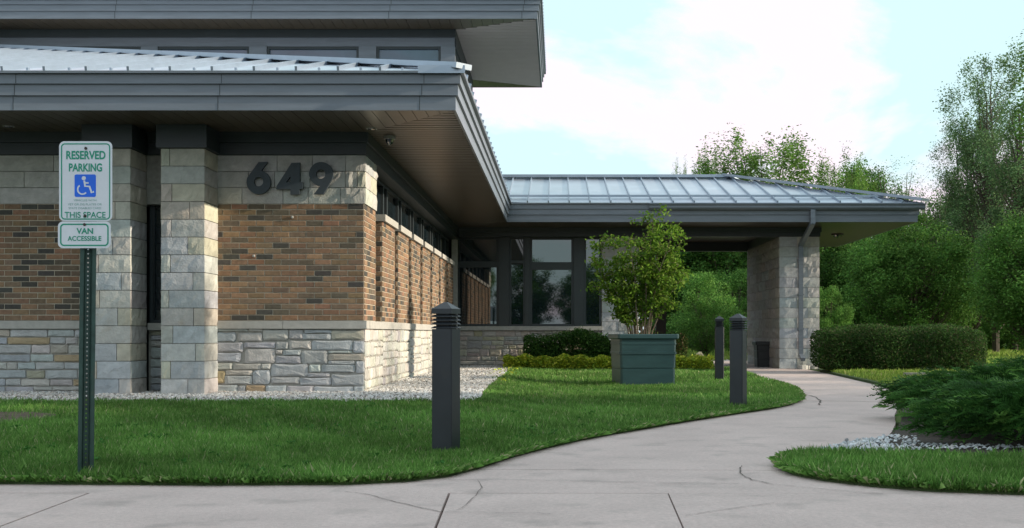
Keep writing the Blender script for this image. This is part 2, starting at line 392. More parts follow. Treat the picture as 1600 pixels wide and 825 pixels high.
# grass: short blades, one object
def blades(name, poly, bands, hmean, cols, zf, extra=None, edge=0.0, wmul=1.0, label=None):
    xs = [p[0] for p in poly]; ys = [p[1] for p in poly]
    P = []; HW = []
    for (y0, y1, x0, x1, dens, wd, hm) in bands:
        n = int(dens * (y1 - y0) * (x1 - x0))
        p = np.stack([RS.uniform(x0, x1, n), RS.uniform(y0, y1, n)], 1)
        p = p[inpoly(p, poly)]
        P.append(p); HW.append(np.stack([RS.normal(hm, hm * 0.28, len(p)).clip(0.012), np.full(len(p), wd)], 1))
    P = np.concatenate(P); HW = np.concatenate(HW)
    if extra is not None:
        k = extra(P); P = P[k]; HW = HW[k]
    n = len(P); th = RS.uniform(0, 2 * np.pi, n); dx = np.cos(th); dy = np.sin(th)
    # clumps: height varies over the ground
    cl = 1 + 0.22 * np.sin(P[:, 0] * 7.3 + 1.7 * np.sin(P[:, 1] * 5.1)) * np.cos(P[:, 1] * 6.1 + np.sin(P[:, 0] * 3.3))
    h = HW[:, 0] * cl; wd = HW[:, 1] * RS.uniform(0.7, 1.3, n) / 2 * wmul
    ln = h * RS.uniform(0.05, 0.55, n); la = RS.uniform(0, 2 * np.pi, n)
    z = zf(P[:, 0], P[:, 1]) - 0.004
    B0 = np.stack([P[:, 0] - dx * wd, P[:, 1] - dy * wd, z], 1); B1 = np.stack([P[:, 0] + dx * wd, P[:, 1] + dy * wd, z], 1)
    MD = np.stack([P[:, 0] + dx * wd * .8 + np.cos(la) * ln * .35, P[:, 1] + dy * wd * .8 + np.sin(la) * ln * .35, z + h * .6], 1)
    TP = np.stack([P[:, 0] + np.cos(la) * ln, P[:, 1] + np.sin(la) * ln, z + h], 1)
    V = np.stack([B0, B1, MD, TP], 1).reshape(-1, 3)
    Q = np.arange(n * 4).reshape(n, 4)
    c = np.array(cols)[RS.choice(len(cols), n, p=[.34, .31, .18, .13, .04])]
    patch = 1 + 0.10 * np.sin(P[:, 0] * 0.9 + 2.0 * np.sin(P[:, 1] * 1.3)) + 0.17 * np.sin(P[:, 0] * 2.1 + 0.8) * np.sin(P[:, 1] * 1.7) + 0.08 * np.sin(P[:, 0] * 9 + P[:, 1] * 5)
    c = c * (RS.uniform(0.75, 1.25, n) * patch)[:, None]
    return link(name, npmesh(name, V, Q, c), M['grass'], kind='stuff')
GC = [(0.125, 0.265, 0.055), (0.155, 0.31, 0.068), (0.23, 0.38, 0.11), (0.08, 0.195, 0.04), (0.42, 0.42, 0.23)]
def bare(P): return ~((((P[:, 0] + 5.25) / .72) ** 2 + ((P[:, 1] - 10.3) / .62) ** 2 < 1) & (RS.rand(len(P)) < .93)) & \
    ~((((P[:, 0] + 2.72) / .12) ** 2 + ((P[:, 1] - 6.5) / .1) ** 2 < 1) & (RS.rand(len(P)) < .6))
blades('grass', LAWN, [(6.2, 7.2, -5, 0, 15000, .0030, .036), (7.2, 9, -5, .4, 8500, .0038, .038), (9, 12.5, -6.5, 2.6, 4200, .0055, .040),
                       (12.5, 18, -1.2, 3.6, 2200, .008, .042), (18, 26.3, -1.2, 4, 1000, .012, .05), (6.2, 12.5, -11, -6, 500, .010, .045),
                       (6.2, 6.62, -6, -.4, 5000, .0035, .05)],
       .045, GC, lawn_z_np, extra=bare)
blades('grass', ISLAND, [(5.7, 7.8, 1.2, 4.2, 14000, .0035, .055), (5.7, 7.8, 4.2, 9, 1000, .008, .06)], .06, GC, lambda x, y: 0.018 + 0 * x)
GC2 = [(0.19, 0.30, 0.05), (0.23, 0.34, 0.06), (0.30, 0.38, 0.09), (0.13, 0.23, 0.04), (0.42, 0.38, 0.18)]
blades('grass', RLAWN, [(12.6, 20, 3.7, 9, 900, .012, .05), (20, 27, 5, 13, 700, .015, .055), (27, 34, 6, 20, 500, .02, .08)], .06, GC2,
       lambda x, y: 0.05 + 0 * x)
def edge_blades(line, side, n_per_m, hm, cols, z0=.012):
    P_ = []
    for i in range(len(line) - 1):
        a = np.array(line[i]); b = np.array(line[i + 1]); L_ = np.linalg.norm(b - a); n = int(L_ * n_per_m)
        if abs((a + b)[0] / 2) > 7 or (a + b)[1] / 2 > 20: continue
        t = RS.rand(n)[:, None]; d = (b - a) / L_; nv = np.array([-d[1], d[0]]) * side
        P_.append(np.concatenate([a + (b - a) * t + nv * RS.uniform(-.012, .03, (n, 1)), np.repeat(-nv[None], n, 0)], 1))
    P_ = np.concatenate(P_); n = len(P_); h = RS.uniform(.5, 1.4, n) * hm; wd = .0028 * RS.uniform(.7, 1.4, n)
    th = RS.uniform(0, 6.28, n); ox = P_[:, 2] * RS.uniform(.1, .9, n) * h + RS.normal(0, .3, n) * h; oy = P_[:, 3] * RS.uniform(.1, .9, n) * h + RS.normal(0, .3, n) * h
    x, y = P_[:, 0], P_[:, 1]; z = np.full(n, z0); dx, dy = np.cos(th) * wd, np.sin(th) * wd
    V = np.stack([np.stack([x - dx, y - dy, z], 1), np.stack([x + dx, y + dy, z], 1), np.stack([x + dx + ox * .45, y + dy + oy * .45, z + h * .6], 1), np.stack([x + ox, y + oy, z + h * RS.uniform(.2, .9, n)], 1)], 1).reshape(-1, 3)
    c = np.array(cols)[RS.choice(len(cols), n, p=[.32, .28, .16, .14, .10])] * RS.uniform(.7, 1.2, (n, 1))
    link('grass_fringe', npmesh('grass_fringe', V, np.arange(n * 4).reshape(n, 4), c), M['grass'], kind='stuff')
def scatter_edge(name, line, side, n_per_m, w0, w1, cols, size, z0):
    V_ = []; C_ = []
    for i in range(len(line) - 1):
        a = np.array(line[i]); b = np.array(line[i + 1]); L_ = np.linalg.norm(b - a); n = int(L_ * n_per_m)
        if abs((a + b)[0] / 2) > 6 or (a + b)[1] / 2 > 16: continue
        d = (b - a) / L_; nv = np.array([-d[1], d[0]]) * side; p = a + (b - a) * RS.rand(n)[:, None] + nv * (w0 + (w1 - w0) * RS.rand(n)[:, None] ** 2.2)
        th = RS.uniform(0, 6.28, n); s1 = size * RS.uniform(.4, 1.6, n); q = np.stack([np.cos(th) * s1, np.sin(th) * s1], 1); o = np.stack([-np.sin(th), np.cos(th)], 1) * size * .16
        zz = np.full((n, 1), z0) + RS.rand(n, 1) * .004
        for k in (p - q, p + o, p + q, p - o): pass
        V_.append(np.stack([np.concatenate([k, zz], 1) for k in (p - q, p + o, p + q, p - o)], 1).reshape(-1, 3))
        C_.append(np.array(cols)[RS.choice(len(cols), n)] * RS.uniform(.7, 1.2, (n, 1)))
    V_ = np.concatenate(V_); n = len(V_) // 4
    link(name, npmesh(name, V_, np.arange(n * 4).reshape(n, 4), np.concatenate(C_)), M['gravel'], kind='stuff')
CL = [(.20, .16, .09), (.12, .09, .06), (.26, .22, .13), (.10, .14, .04)]
scatter_edge('clippings', LEFT_EDGE, -1, 260, .0, .10, CL, .010, .004)
scatter_edge('clippings', RIGHT_NEAR[:12], 1, 260, .0, .08, CL, .010, .004)
# broad-leaved weeds in the turf
def weeds(n, x0, x1, y0, y1):
    c = np.stack([RS.uniform(x0, x1, n), RS.uniform(y0, y1, n)], 1); c = c[inpoly(c, LAWN)]; k = 12
    p = np.repeat(c, k, 0) + RS.normal(0, .022, (len(c) * k, 2)); zz = lawn_z_np(p[:, 0], p[:, 1]) + RS.uniform(.015, .045, len(p))
    return np.concatenate([p, zz[:, None]], 1)
edge_blades(LEFT_EDGE, 1, 900, .05, GC)
edge_blades(RIGHT_NEAR[:12], -1, 1100, .055, GC)
MEADOW = [(-5, 41), (6, 34.2), (60, 34.2), (60, 70), (-5, 70)]
blades('meadow_grass', MEADOW, [(34.2, 56, -4, 34, 110, .04, .16)], .15, GC2, lambda x, y: -0.06 + 0 * x)

# gravel stones, one object each bed
def gravel(name, poly, dens, size, zf, cols, box_):
    x0, x1, y0, y1 = box_
    n = int(dens * (x1 - x0) * (y1 - y0)); P = np.stack([RS.uniform(x0, x1, n), RS.uniform(y0, y1, n)], 1); P = P[inpoly(P, poly)]; n = len(P)
    base = np.array([(1, 0, 0), (.3, .95, 0), (-.85, .5, 0), (-.7, -.7, 0), (.4, -.9, 0), (0, 0, 1), (0.1, 0, -1)], float)
    tri = np.array([(0, 1, 5), (1, 2, 5), (2, 3, 5), (3, 4, 5), (4, 0, 5)])
    sz = size * RS.uniform(.5, 1.35, (n, 1, 1)) * RS.uniform(.6, 1.1, (n, 7, 3)) * np.array([1, .75, .6])
    v = base[None] * sz; th = RS.uniform(0, 6.28, n); c, s_ = np.cos(th), np.sin(th)
    tx = RS.normal(0, .35, n); v[:, :, 2] += v[:, :, 0] * tx[:, None]
    X = v[:, :, 0] * c[:, None] - v[:, :, 1] * s_[:, None]; Y = v[:, :, 0] * s_[:, None] + v[:, :, 1] * c[:, None]
    zz = np.array([zf(a, b) for a, b in P])
    V = np.stack([X + P[:, :1], Y + P[:, 1:], v[:, :, 2] + zz[:, None] + size * RS.uniform(.0, .5, n)[:, None]], 2).reshape(-1, 3)
    Q = (np.arange(n)[:, None, None] * 7 + tri[None]).reshape(-1, 3)
    cc = np.array(cols)[RS.choice(len(cols), n)] * RS.uniform(.8, 1.15, (n, 1))
    return link(name, npmesh(name, V, Q, np.repeat(cc, 5, 0)), M['gravel'], kind='stuff')
GR = [(.70, .67, .64), (.76, .73, .70), (.58, .55, .52), (.68, .60, .53), (.34, .31, .29), (.80, .78, .76)]
gravel('gravel', FRONT_GRAVEL, 1500, .021, gz, GR, (-9, -.8, 12.3, 17))
gravel('gravel', FRONT_GRAVEL, 700, .028, gz, GR, (-3, -.8, 17, 27))
GBED = [(1.75, 7.74), (1.80, 7.94), (2.20, 8.5), (2.55, 8.95), (2.75, 8.9), (2.6, 8.3), (3.3, 8.1), (3.3, 7.9), (2.5, 7.9), (2.3, 7.75), (2.2, 7.56)]
GB2 = [(.48, .50, .52), (.58, .60, .62), (.38, .40, .42), (.5, .48, .46)]
gravel('gravel', GBED, 1500, .021, lambda x, y: 0.03, GB2, (1.7, 2.35, 7.3, 9.1))
gravel('gravel', GBED, 520, .022, lambda x, y: 0.03, GB2, (2.35, 3.3, 7.3, 9.1))

# ------------------------------------------------------------------ building
XC, YW, ZS = -2.375, 14.06, 3.27
bld = thing('public_building', 'low brick and limestone building with grey metal hip roofs, clerestory storey and entrance canopy', 'building', (-6, 20, 0))
def P(name, mb, mat, parent=None, **k): return mb.build(name, M[mat] if isinstance(mat, str) else mat, parent or bld, **k)

core = MB(); core.box(-16, XC - .32, YW + .35, 33, 0, ZS + .2); core.box(-16, .98, 27.25, 33, 0, ZS + .2)
P('sun_block_core', core, 'interior')  # unseen solid boxes added behind the walls so no sun leaks through
# -------- bricks
BR = [(.245, .15, .092), (.23, .14, .088), (.285, .175, .105), (.205, .14, .092), (.26, .145, .088), (.185, .13, .09), (.07, .064, .056), (.12, .095, .07), (.24, .155, .09)]
def brickcol(r_=rnd):
    t = r_.random()
    if t < .14: c = BR[6]
    elif t < .24: c = BR[7]
    else: c = BR[r_.choice([0, 1, 2, 3, 4, 5, 8])]
    return vjit(c, .15)
def brick_mb(w_, h_, d_, ch=0.004):
    x, z = w_ / 2, h_ / 2
    v = [(-x, d_, -z), (x, d_, -z), (x, d_, z), (-x, d_, z), (-x, ch, -z), (x, ch, -z), (x, ch, z), (-x, ch, z),
         (-x + ch, 0, -z + ch), (x - ch, 0, -z + ch), (x - ch, 0, z - ch), (-x + ch, 0, z - ch)]
    f = []
    for a in (0, 4):
        for k in range(4): f.append((a + k, a + (k + 1) % 4, a + 4 + (k + 1) % 4, a + 4 + k))
    f.append((8, 9, 10, 11)); return v, f
BL, BH, CO = 0.2032, 0.0677, 0.0677
bv, bf = brick_mb(BL - .010, BH - .010, .03)
brick_me = MB().add(bv, bf).mesh('brick'); brick_me.materials.append(M['brick'])
brickwork = MB(); nbrick = [0]
Z0 = 0.98; NC = 21
def wall_front(x0, x1, yf, parent, z0=Z0, nc=NC, individual=True, order=1):
    """running bond in plane y = yf facing -Y"""
    for c in range(nc):
        zc = z0 + (c + .5) * CO; off = (c % 2) * .5 * BL; x = x0 - off; row = []
        while x < x1 - 1e-3:
            a = max(x, x0) ; b = min(x + BL, x1)
            if b - a > .03: row.append((a, b))
            x += BL
        for a, b in (row if order > 0 else row[::-1]):
            jz = rnd.uniform(-.0015, .0015); jy = rnd.uniform(-.0015, .0015); col = brickcol()
            if individual and nbrick[0] < 298 and (a + b) / 2 > -6.45:
                o = bpy.data.objects.new('brick', brick_me); COL.objects.link(o)
                o.location = ((a + b) / 2, yf - .008 + jy, zc + jz); o.scale.x = (b - a - .010) / (BL - .010); o.color = (*col, 1)
                adopt(o, parent); nbrick[0] += 1
            else:
                v, f = brick_mb(b - a - .010, BH - .010, .03)
                brickwork.add([(p[0] + (a + b) / 2, p[1] + yf - .008 + jy, p[2] + zc + jz) for p in v], f, col)
def wall_side(y0, y1, xf, z0=Z0, nc=NC):
    for c in range(nc):
        zc = z0 + (c + .5) * CO; y = y0 - (c % 2) * .5 * BL
        while y < y1 - 1e-3:
            a = max(y, y0); b = min(y + BL, y1)
            if b - a > .03:
                v, f = brick_mb(b - a - .010, BH - .010, .03)
                brickwork.add([(xf + .008 - p[1] + rnd.uniform(-.0005, .0005), p[0] + (a + b) / 2, p[2] + zc) for p in v], f, brickcol())
            y += BL
bw = MB(); bw.box(-4.2, XC, YW, YW + .3, Z0, Z0 + NC * CO); bw.box(XC - .34, XC, YW + .3, YW + .86, Z0, Z0 + NC * CO)
bw_r = P('brick_wall', bw, 'mortar')
wall_front(-4.2, XC, YW, bw_r, order=-1)
wall_side(YW, YW + .86, XC)
bw = MB(); bw.box(-16, -5.45, YW, YW + .3, Z0, Z0 + NC * CO)
bw_l = P('brick_wall', bw, 'mortar')
wall_front(-9.0, -5.45, YW, bw_l, order=-1)

# -------- rock faced blocks
LS = [(.45, .44, .41), (.43, .45, .46), (.48, .45, .38), (.41, .43, .45), (.47, .44, .37), (.46, .45, .43), (.40, .42, .44)]
def rock(mb, u0, u1, v0, v1, fn, bulge=.012, col=(1, 1, 1), back=.05, nu=None, nv=3, rough=.5):
    """block face spanned by u, v ; fn(u, v, d) gives a point d outside the wall plane"""
    nu = nu or max(3, min(7, int((u1 - u0) / .09) + 2))
    gv = []
    for j in range(nv + 1):
        for i in range(nu + 1):
            u = u0 + (u1 - u0) * i / nu; v = v0 + (v1 - v0) * j / nv
            e = (i in (0, nu)) or (j in (0, nv))
            d = rnd.uniform(.5, .8) * bulge if e else bulge * (1 - rough + rnd.uniform(0, 2 * rough))
            if not e: u += rnd.uniform(-.3, .3) * (u1 - u0) / nu; v += rnd.uniform(-.3, .3) * (v1 - v0) / nv
            gv.append(fn(u, v, d))
    n1 = nu + 1; f = [(j * n1 + i, j * n1 + i + 1, (j + 1) * n1 + i + 1, (j + 1) * n1 + i) for j in range(nv) for i in range(nu)]
    ring = [(i, 0) for i in range(nu)] + [(nu, j) for j in range(nv)] + [(nu - i, nv) for i in range(nu)] + [(0, nv - j) for j in range(nv)]
    b = len(gv)
    for (i, j) in ring: gv.append(fn(u0 + (u1 - u0) * i / nu, v0 + (v1 - v0) * j / nv, -back))
    k = len(ring)
    for q in range(k):
        i0, j0 = ring[q]; i1, j1 = ring[(q + 1) % k]
        f.append((j0 * n1 + i0, j1 * n1 + i1, b + (q + 1) % k, b + q))
    mb.add(gv, f, col); return mb
fy = lambda yf: (lambda u, v, d: (u, yf - d, v))
fxr = lambda xf: (lambda u, v, d: (xf + d, u, v))
fxl = lambda xf: (lambda u, v, d: (xf - d, u, v))
def block(parent, u0, u1, v0, v1, fn, col=None, name='stone_block', **k):
    g_ = .004; mb = rock(MB(), u0 + g_, u1 - g_, v0 + g_, v1 - g_, fn, col=col or vjit(rnd.choice(LS)), **k)
    return P(name, mb, 'stone', parent)

def column(x0, x1, yf, yb, z0, z1, n=14, left=False):
    mb = MB(); mb.box(x0 + .01, x1 - .01, yf + .01, yb, z0, z1); c = P('stone_column', mb, 'stone_mortar')
    h = (z1 - z0) / n
    for i in range(n):
        a, b = z0 + i * h, z0 + (i + 1) * h; t = i % 2
        cols = [rnd.choice([LS[1], LS[3], LS[6], LS[5]]), rnd.choice([LS[0], LS[2], LS[4], LS[5]])]
        if i > n - 5: cols = [LS[2], LS[4]] if i % 3 else [LS[0], LS[5]]
        sp = x0 + (x1 - x0) * (rnd.uniform(.16, .3) if t else rnd.uniform(.6, .82))
        if i == n - 2: sp = None
        bl = .013
        if sp:
            block(c, x0 - .006, sp, a, b, fy(yf), vjit(cols[t]), bulge=bl); block(c, sp, x1 + .014, a, b, fy(yf), vjit(cols[1 - t]), bulge=bl)
        else: block(c, x0 - .006, x1 + .014, a, b, fy(yf), vjit(cols[1]), bulge=bl)
        block(c, yf, yb, a, b, fxr(x1), vjit(cols[1 - t]), bulge=.018)
        if left: block(c, yf, yb, a, b, fxl(x0), vjit(cols[t]), bulge=.02)
    return c
YCF = 13.53
colB = column(-4.66, -4.17, YCF, YW, .08, 2.995, left=True)
colA = column(-5.53, -5.04, YCF, YW, .08, 2.995, left=True)
# metal capitals and frieze under the soffit
fr = MB(); fr.box(-16, XC + .03, YW - .05, YW + .25, 3.0, 3.14); fr.box(-16, XC + .06, YW - .08, YW + .25, 3.143, ZS)
fr.box(XC - .25, XC + .03, YW + .253, 26.9, 3.0, 3.14); fr.box(XC - .25, XC + .06, YW + .253, 26.9, 3.143, ZS)
P('frieze', fr, 'trim_dark')
for x0, x1 in ((-4.66, -4.17), (-5.53, -5.04)):
    c = MB(); c.box(x0 - .05, x1 + .05, YCF - .06, YW - .083, 2.998, 3.267); P('column_cap', c, 'trim_dark')
# limestone band over the bricks
Z1 = Z0 + NC * CO; H3 = (2.997 - Z1) / 3
band = MB(); band.box(-16, XC - .012, YW + .012, YW + .3, Z1, 2.997); band.box(XC - .34, XC - .012, YW + .3, YW + .85, Z1, 2.997)
bnd = P('stone_band', band, 'stone_mortar')
def c4(px): return ((px / 3.4375 + 220) - 873) / 128
rows = [[(413, 545), (545, 765), (765, 900), (900, 1075), (1075, 1200)], [(413, 580), (580, 720), (720, 910), (910, 1100), (1100, 1165), (1165, 1203)],
        [(413, 733), (733, 922), (922, 1100), (1100, 1203)]]
for k, row in enumerate(rows):
    for a, b in row:
        co = LS[k % 2 * 0 + rnd.choice([0, 5, 0, 2])]
        block(bnd, c4(a), c4(b) + (.014 if b > 1195 else 0), Z1 + k * H3, Z1 + (k + 1) * H3, fy(YW), vjit(co, .08), bulge=.014 if b < 1160 else .028, rough=.35)
for k in range(3):
    cut = [.5, .36, .6][k]
    block(bnd, YW, YW + cut, Z1 + k * H3, Z1 + (k + 1) * H3, fxr(XC), bulge=.03); block(bnd, YW + cut, YW + .86, Z1 + k * H3, Z1 + (k + 1) * H3, fxr(XC), bulge=.03)
for k in range(3):
    x = -5.47
    while x > -9.2:
        wd = rnd.uniform(.5, 1.05); block(bnd, max(x - wd, -9.4), x, Z1 + k * H3, Z1 + (k + 1) * H3, fy(YW), vjit(LS[0], .08), bulge=.016, rough=.6); x -= wd
# sill course
sl = MB(); sl.box(-16, -5.47, YW - .04, YW + .2, .88, Z0 - .003)
x = -4.2
for x2 in (c4(1.0 * (5.89 and (330 + 667 / 5.89 - 220) * 3.4375)), XC + .04):
    sl.box(x, x2 - .004, YW - .04, YW + .2, .88, Z0 - .003); x = x2
sl.box(XC - .2, XC + .04, YW + .203, 26.8, .88, Z0 - .003)
P('sill_course', sl, 'cap')
# rubble base
RB = [(.42, .42, .41), (.40, .42, .43), (.46, .44, .42), (.42, .43, .43), (.39, .40, .41), (.49, .47, .45), (.38, .395, .40)]
RT = {'b': (.42, .45, .46), 'o': (.40, .31, .20), 't': (.41, .38, .31), 'g': (.37, .38, .39), 'w': (.46, .44, .41)}
def rubble(mb, u0, u1, v0, v1, fn, col, bulge=.019):
    w_, h_ = u1 - u0, v1 - v0; r_ = min(w_, h_) * .17; cx, cz = (u0 + u1) / 2, (v0 + v1) / 2
    pts = []
    for (sx, sz) in ((-1, -1), (1, -1), (1, 1), (-1, 1)):
        cxr, czr = cx + sx * (w_ / 2), cz + sz * (h_ / 2); a = rnd.uniform(.3, 1.3) * r_; b = rnd.uniform(.3, 1.3) * r_
        p1 = (cxr - sx * a, czr); p2 = (cxr, czr - sz * b)
        pts += [p2, p1] if (sx, sz) in ((-1, -1), (1, 1)) else [p1, p2]
        if w_ > .2 and (sx, sz) in ((1, -1), (-1, 1)) and False: pass
    if w_ > .18:
        pts.insert(2, (cx + rnd.uniform(-.2, .2) * w_, v0 + rnd.uniform(0, .08) * h_)); pts.insert(7, (cx + rnd.uniform(-.2, .2) * w_, v1 - rnd.uniform(0, .1) * h_))
    pts = [(p[0] + rnd.uniform(-.003, .003), p[1] + rnd.uniform(-.003, .003)) for p in pts]
    n = len(pts); v = [fn(p[0], p[1], -.04) for p in pts] + [fn(p[0], p[1], bulge * rnd.uniform(.35, .75)) for p in pts]
    v += [fn(cx + (p[0] - cx) * .72 + rnd.uniform(-.006, .006), cz + (p[1] - cz) * .7, bulge * rnd.uniform(.75, 1.3)) for p in pts]
    v.append(fn(cx, cz, bulge * rnd.uniform(.8, 1.2)))
    f = []
    for a in (0, n):
        for k in range(n): f.append((a + k, a + (k + 1) % n, a + n + (k + 1) % n, a + n + k))
    for k in range(n): f.append((2 * n + k, 2 * n + (k + 1) % n, 3 * n))
    mb.add(v, f, col)
def splitr(u0, u1, v0, v1, out_, wmax, hmax):
    w_, h_ = u1 - u0, v1 - v0
    if h_ > hmax * rnd.uniform(.8, 1.25) and h_ > .11:
        t = v0 + h_ * rnd.uniform(.36, .64); splitr(u0, u1, v0, t, out_, wmax, hmax); splitr(u0, u1, t, v1, out_, wmax, hmax)
    elif w_ > wmax * rnd.uniform(.55, 1.3):
        t = u0 + w_ * rnd.uniform(.35, .65); splitr(u0, t, v0, v1, out_, wmax, hmax); splitr(t, u1, v0, v1, out_, wmax, hmax)
    else: out_.append((u0, u1, v0, v1))
base = MB(); base.box(-4.2, XC - .01, YW + .005, YW + .3, 0, .88); base.box(XC - .3, XC - .005, YW + .3, 26.9, 0, .88)
base.box(-16, -5.45, YW + .005, YW + .3, 0, .88)
sb = P('stone_base', base, 'stone_mortar')
LST = """35 140 335 162 .,350 140 475 165 w,35 170 228 258 b,248 178 470 258 w,482 145 712 243 w,722 148 845 235 .,862 150 1105 180 g,845 185 1105 238 .,
1110 155 1405 238 t,40 265 295 350 .,305 265 590 315 .,600 262 712 330 g,722 250 918 325 w,925 248 1300 335 b,1310 255 1408 360 b,35 360 272 445 .,
312 325 590 457 w,595 335 655 372 w,665 335 825 382 .,595 390 825 457 g,832 340 1070 460 g,1080 340 1295 362 b,1080 370 1410 430 t,35 455 195 515 .,
205 460 460 515 w,465 462 550 510 .,555 462 890 578 b,905 470 1008 538 b,1018 470 1325 540 .,1335 440 1410 548 b,1080 435 1320 466 .,35 525 130 640 o,
138 520 380 565 w,125 572 378 652 g,385 522 545 648 b,555 585 815 643 .,820 590 1105 660 g,890 548 1090 583 .,1110 560 1405 665 g,35 655 245 740 b,
250 665 315 740 g,320 660 500 740 o,505 660 695 740 b,700 665 945 740 .,950 670 1310 740 .,1315 670 1405 740 b"""
for it in LST.replace('\n', '').split(','):
    a = it.split(); x0, y0, x1, y1 = map(float, a[:4])
    X0, X1 = (330 + x0 / 5.89 - 873) / 128, (330 + x1 / 5.89 - 873) / 128; Za, Zb = EYE + (520 - 490 - y1 / 5.89) / 128, EYE + (520 - 490 - y0 / 5.89) / 128
    col = vjit(RT[a[4]] if a[4] in RT else rnd.choice(RB), .08)
    mb = MB(); rubble(mb, X0, X1, Za, Zb, fy(YW), col); P('stone', mb, 'stone', sb)
def rubble_wall(u0, u1, v0, v1, fn, parent, wmax=.42, hmax=.15, single=True, name='stone', cols=RB):
    cells = []; n = max(1, int((u1 - u0) / 1.3)); 
    for i in range(n): splitr(u0 + (u1 - u0) * i / n, u0 + (u1 - u0) * (i + 1) / n, v0, v1, cells, wmax, hmax)
    big = MB()
    for a, b, c, d in cells:
        mb = MB() if single else big; g_ = rnd.uniform(.004, .009)
        col = vjit(rnd.choice(cols + ([RT['b'], RT['w'], RT['t']] if cols is RB else [])), .1)
        if rnd.random() < (.05 if cols is RB else .0): col = RT['o']
        if b - a < .05 or d - c < .035: continue
        rubble(mb, a + g_, b - g_, c + g_, d - g_, fn, col)
        if single: P(name, mb, 'stone', parent)
    if not single: P(name + 'work', big, 'stone', parent, kind='stuff')
rubble_wall(-7.4, -5.47, .04, .875, fy(YW), sb)
rubble_wall(-12, -7.4, .04, .875, fy(YW), sb, single=False)
SIDE = [(.50, .48, .44), (.47, .46, .44), (.54, .52, .47), (.46, .44, .39), (.52, .50, .46)]
rubble_wall(YW, 26.85, .04, .875, fxr(XC), sb, wmax=.4, hmax=.2, single=False, cols=SIDE)

# narrow recessed window between the two columns
rec = MB(); rec.box(-5.06, -4.15, YW + .16, YW + .3, 0, .86); rb = P('stone_base', rec, 'stone_mortar')
rubble_wall(-5.03, -4.67, .05, .86, fy(YW + .14), rb, wmax=.5, hmax=.14)
wf = MB(); wf.box(-5.04, -4.66, YW + .06, YW + .28, .863, .95); P('window_sill', wf, 'cap')
def window(x0, x1, z0, z1, y, fw=.05, parent=None, bars=(), axis='y', depth=.08):
    """frame with panes in a plane y = const (facing -Y) or x = const (facing +X)"""
    fr_ = MB()
    def bx(a, b, c, d, e, f_):
        if axis == 'y': fr_.box(a, b, y + c, y + d, e, f_)
        else: fr_.box(y - d, y - c, a, b, e, f_)
    bx(x0, x0 + fw, 0, depth, z0, z1); bx(x1 - fw, x1, 0, depth, z0, z1)
    bx(x0 + fw, x1 - fw, 0, depth, z0, z0 + fw); bx(x0 + fw, x1 - fw, 0, depth, z1 - fw, z1)
    for zb, hb in bars: bx(x0 + fw, x1 - fw, 0.004, depth, zb - hb / 2, zb + hb / 2)
    w_ = P('window', fr_, 'trim_dark', parent)
    gm_ = 'glass_upper' if z0 > 5 else 'glass'
    zs_ = [z0 + fw] + [q for zb, hb in bars for q in (zb - hb / 2, zb + hb / 2)] + [z1 - fw]
    for i in range(0, len(zs_), 2):
        g_ = MB()
        if axis == 'y': g_.box(x0 + fw - .003, x1 - fw + .003, y + depth * .5, y + depth * .6, zs_[i] - .003, zs_[i + 1] + .003)
        else: g_.box(y - depth * .6, y - depth * .5, x0 + fw - .003, x1 - fw + .003, zs_[i] - .003, zs_[i + 1] + .003)
        P('pane', g_, gm_, w_)
    return w_
window(-5.036, -4.664, .953, 2.997, YW + .12, fw=.04)

# side wall: brick pilasters with stone caps, narrow windows between, glazing above
cap_z0, cap_z1 = 2.33, 2.42
for k in range(7):
    y0 = 15.50 + 1.53 * k; y1 = y0 + 1.17
    mb = MB(); mb.box(XC - .25, XC, y0, y1, Z0, cap_z0 - .002); pl = P('pilaster', mb, 'mortar')
    wall_side(y0, y1, XC, nc=20); wall_front(XC - .22, XC + .006, y0, None, nc=20, individual=False)
    cp = MB(); cp.box(XC - .24, XC + .05, y0 - .04, y1 + .04, cap_z0, cap_z1); P('pilaster_cap', cp, 'cap', pl)
    window(y0 - .62 if k == 0 else y0 - .36, y0, Z0, 2.99, XC - .16, fw=.045, axis='x')
    window(y0, y1, cap_z1 + .003, 2.99, XC - .16, fw=.045, axis='x')
window(15.50 + 1.53 * 6 + 1.17, 26.7, Z0, 2.99, XC - .16, fw=.045, axis='x')
mb = MB(); mb.box(XC - .1, XC + .02, 26.62, 26.9, Z0, 2.99); P('corner_post', mb, 'cap')
P('brickwork', brickwork, 'brick_joined', kind='stuff')

# far wall with large windows
YF = 26.95
fb = MB(); fb.box(XC - .3, 1.0, YF, YF + .3, -.05, .885); fwb = P('stone_base', fb, 'stone_mortar')
FARC = [(.44, .37, .34), (.44, .41, .37), (.38, .37, .36), (.46, .42, .35), (.46, .42, .30)]
rubble_wall(XC + .02, 1.0, .0, .885, fy(YF), fwb, wmax=.42, hmax=.20, cols=FARC)
sl = MB(); sl.box(XC + .05, 1.02, YF - .07, YF + .25, .888, .985); P('window_sill', sl, 'cap')
X = lambda px: (px - 873) / 66.8
tz = EYE + (520 - 415.5) / 66.8
window(X(709), X(779), .988, 3.06, YF, fw=.05, bars=[(EYE + (520 - 413) / 66.8, .14)])
mb = MB(); mb.box(X(779) + .003, X(796), YF - .06, YF + .2, .988, 3.06); P('window_post', mb, 'trim_dark')
window(X(796) + .003, X(820), .988, 3.06, YF, fw=.04, bars=[(EYE + (520 - 409) / 66.8, .06)])
mb = MB(); mb.box(X(820) + .003, X(828), YF - .04, YF + .2, .988, 3.06); P('window_post', mb, 'trim_dark')
window(X(828) + .003, X(896), .988, 3.06, YF, fw=.05, bars=[(tz, .18)])
mb = MB(); mb.box(X(896) + .003, X(913), YF - .05, YF + .2, .988, 3.06); P('window_post', mb, 'trim_dark')
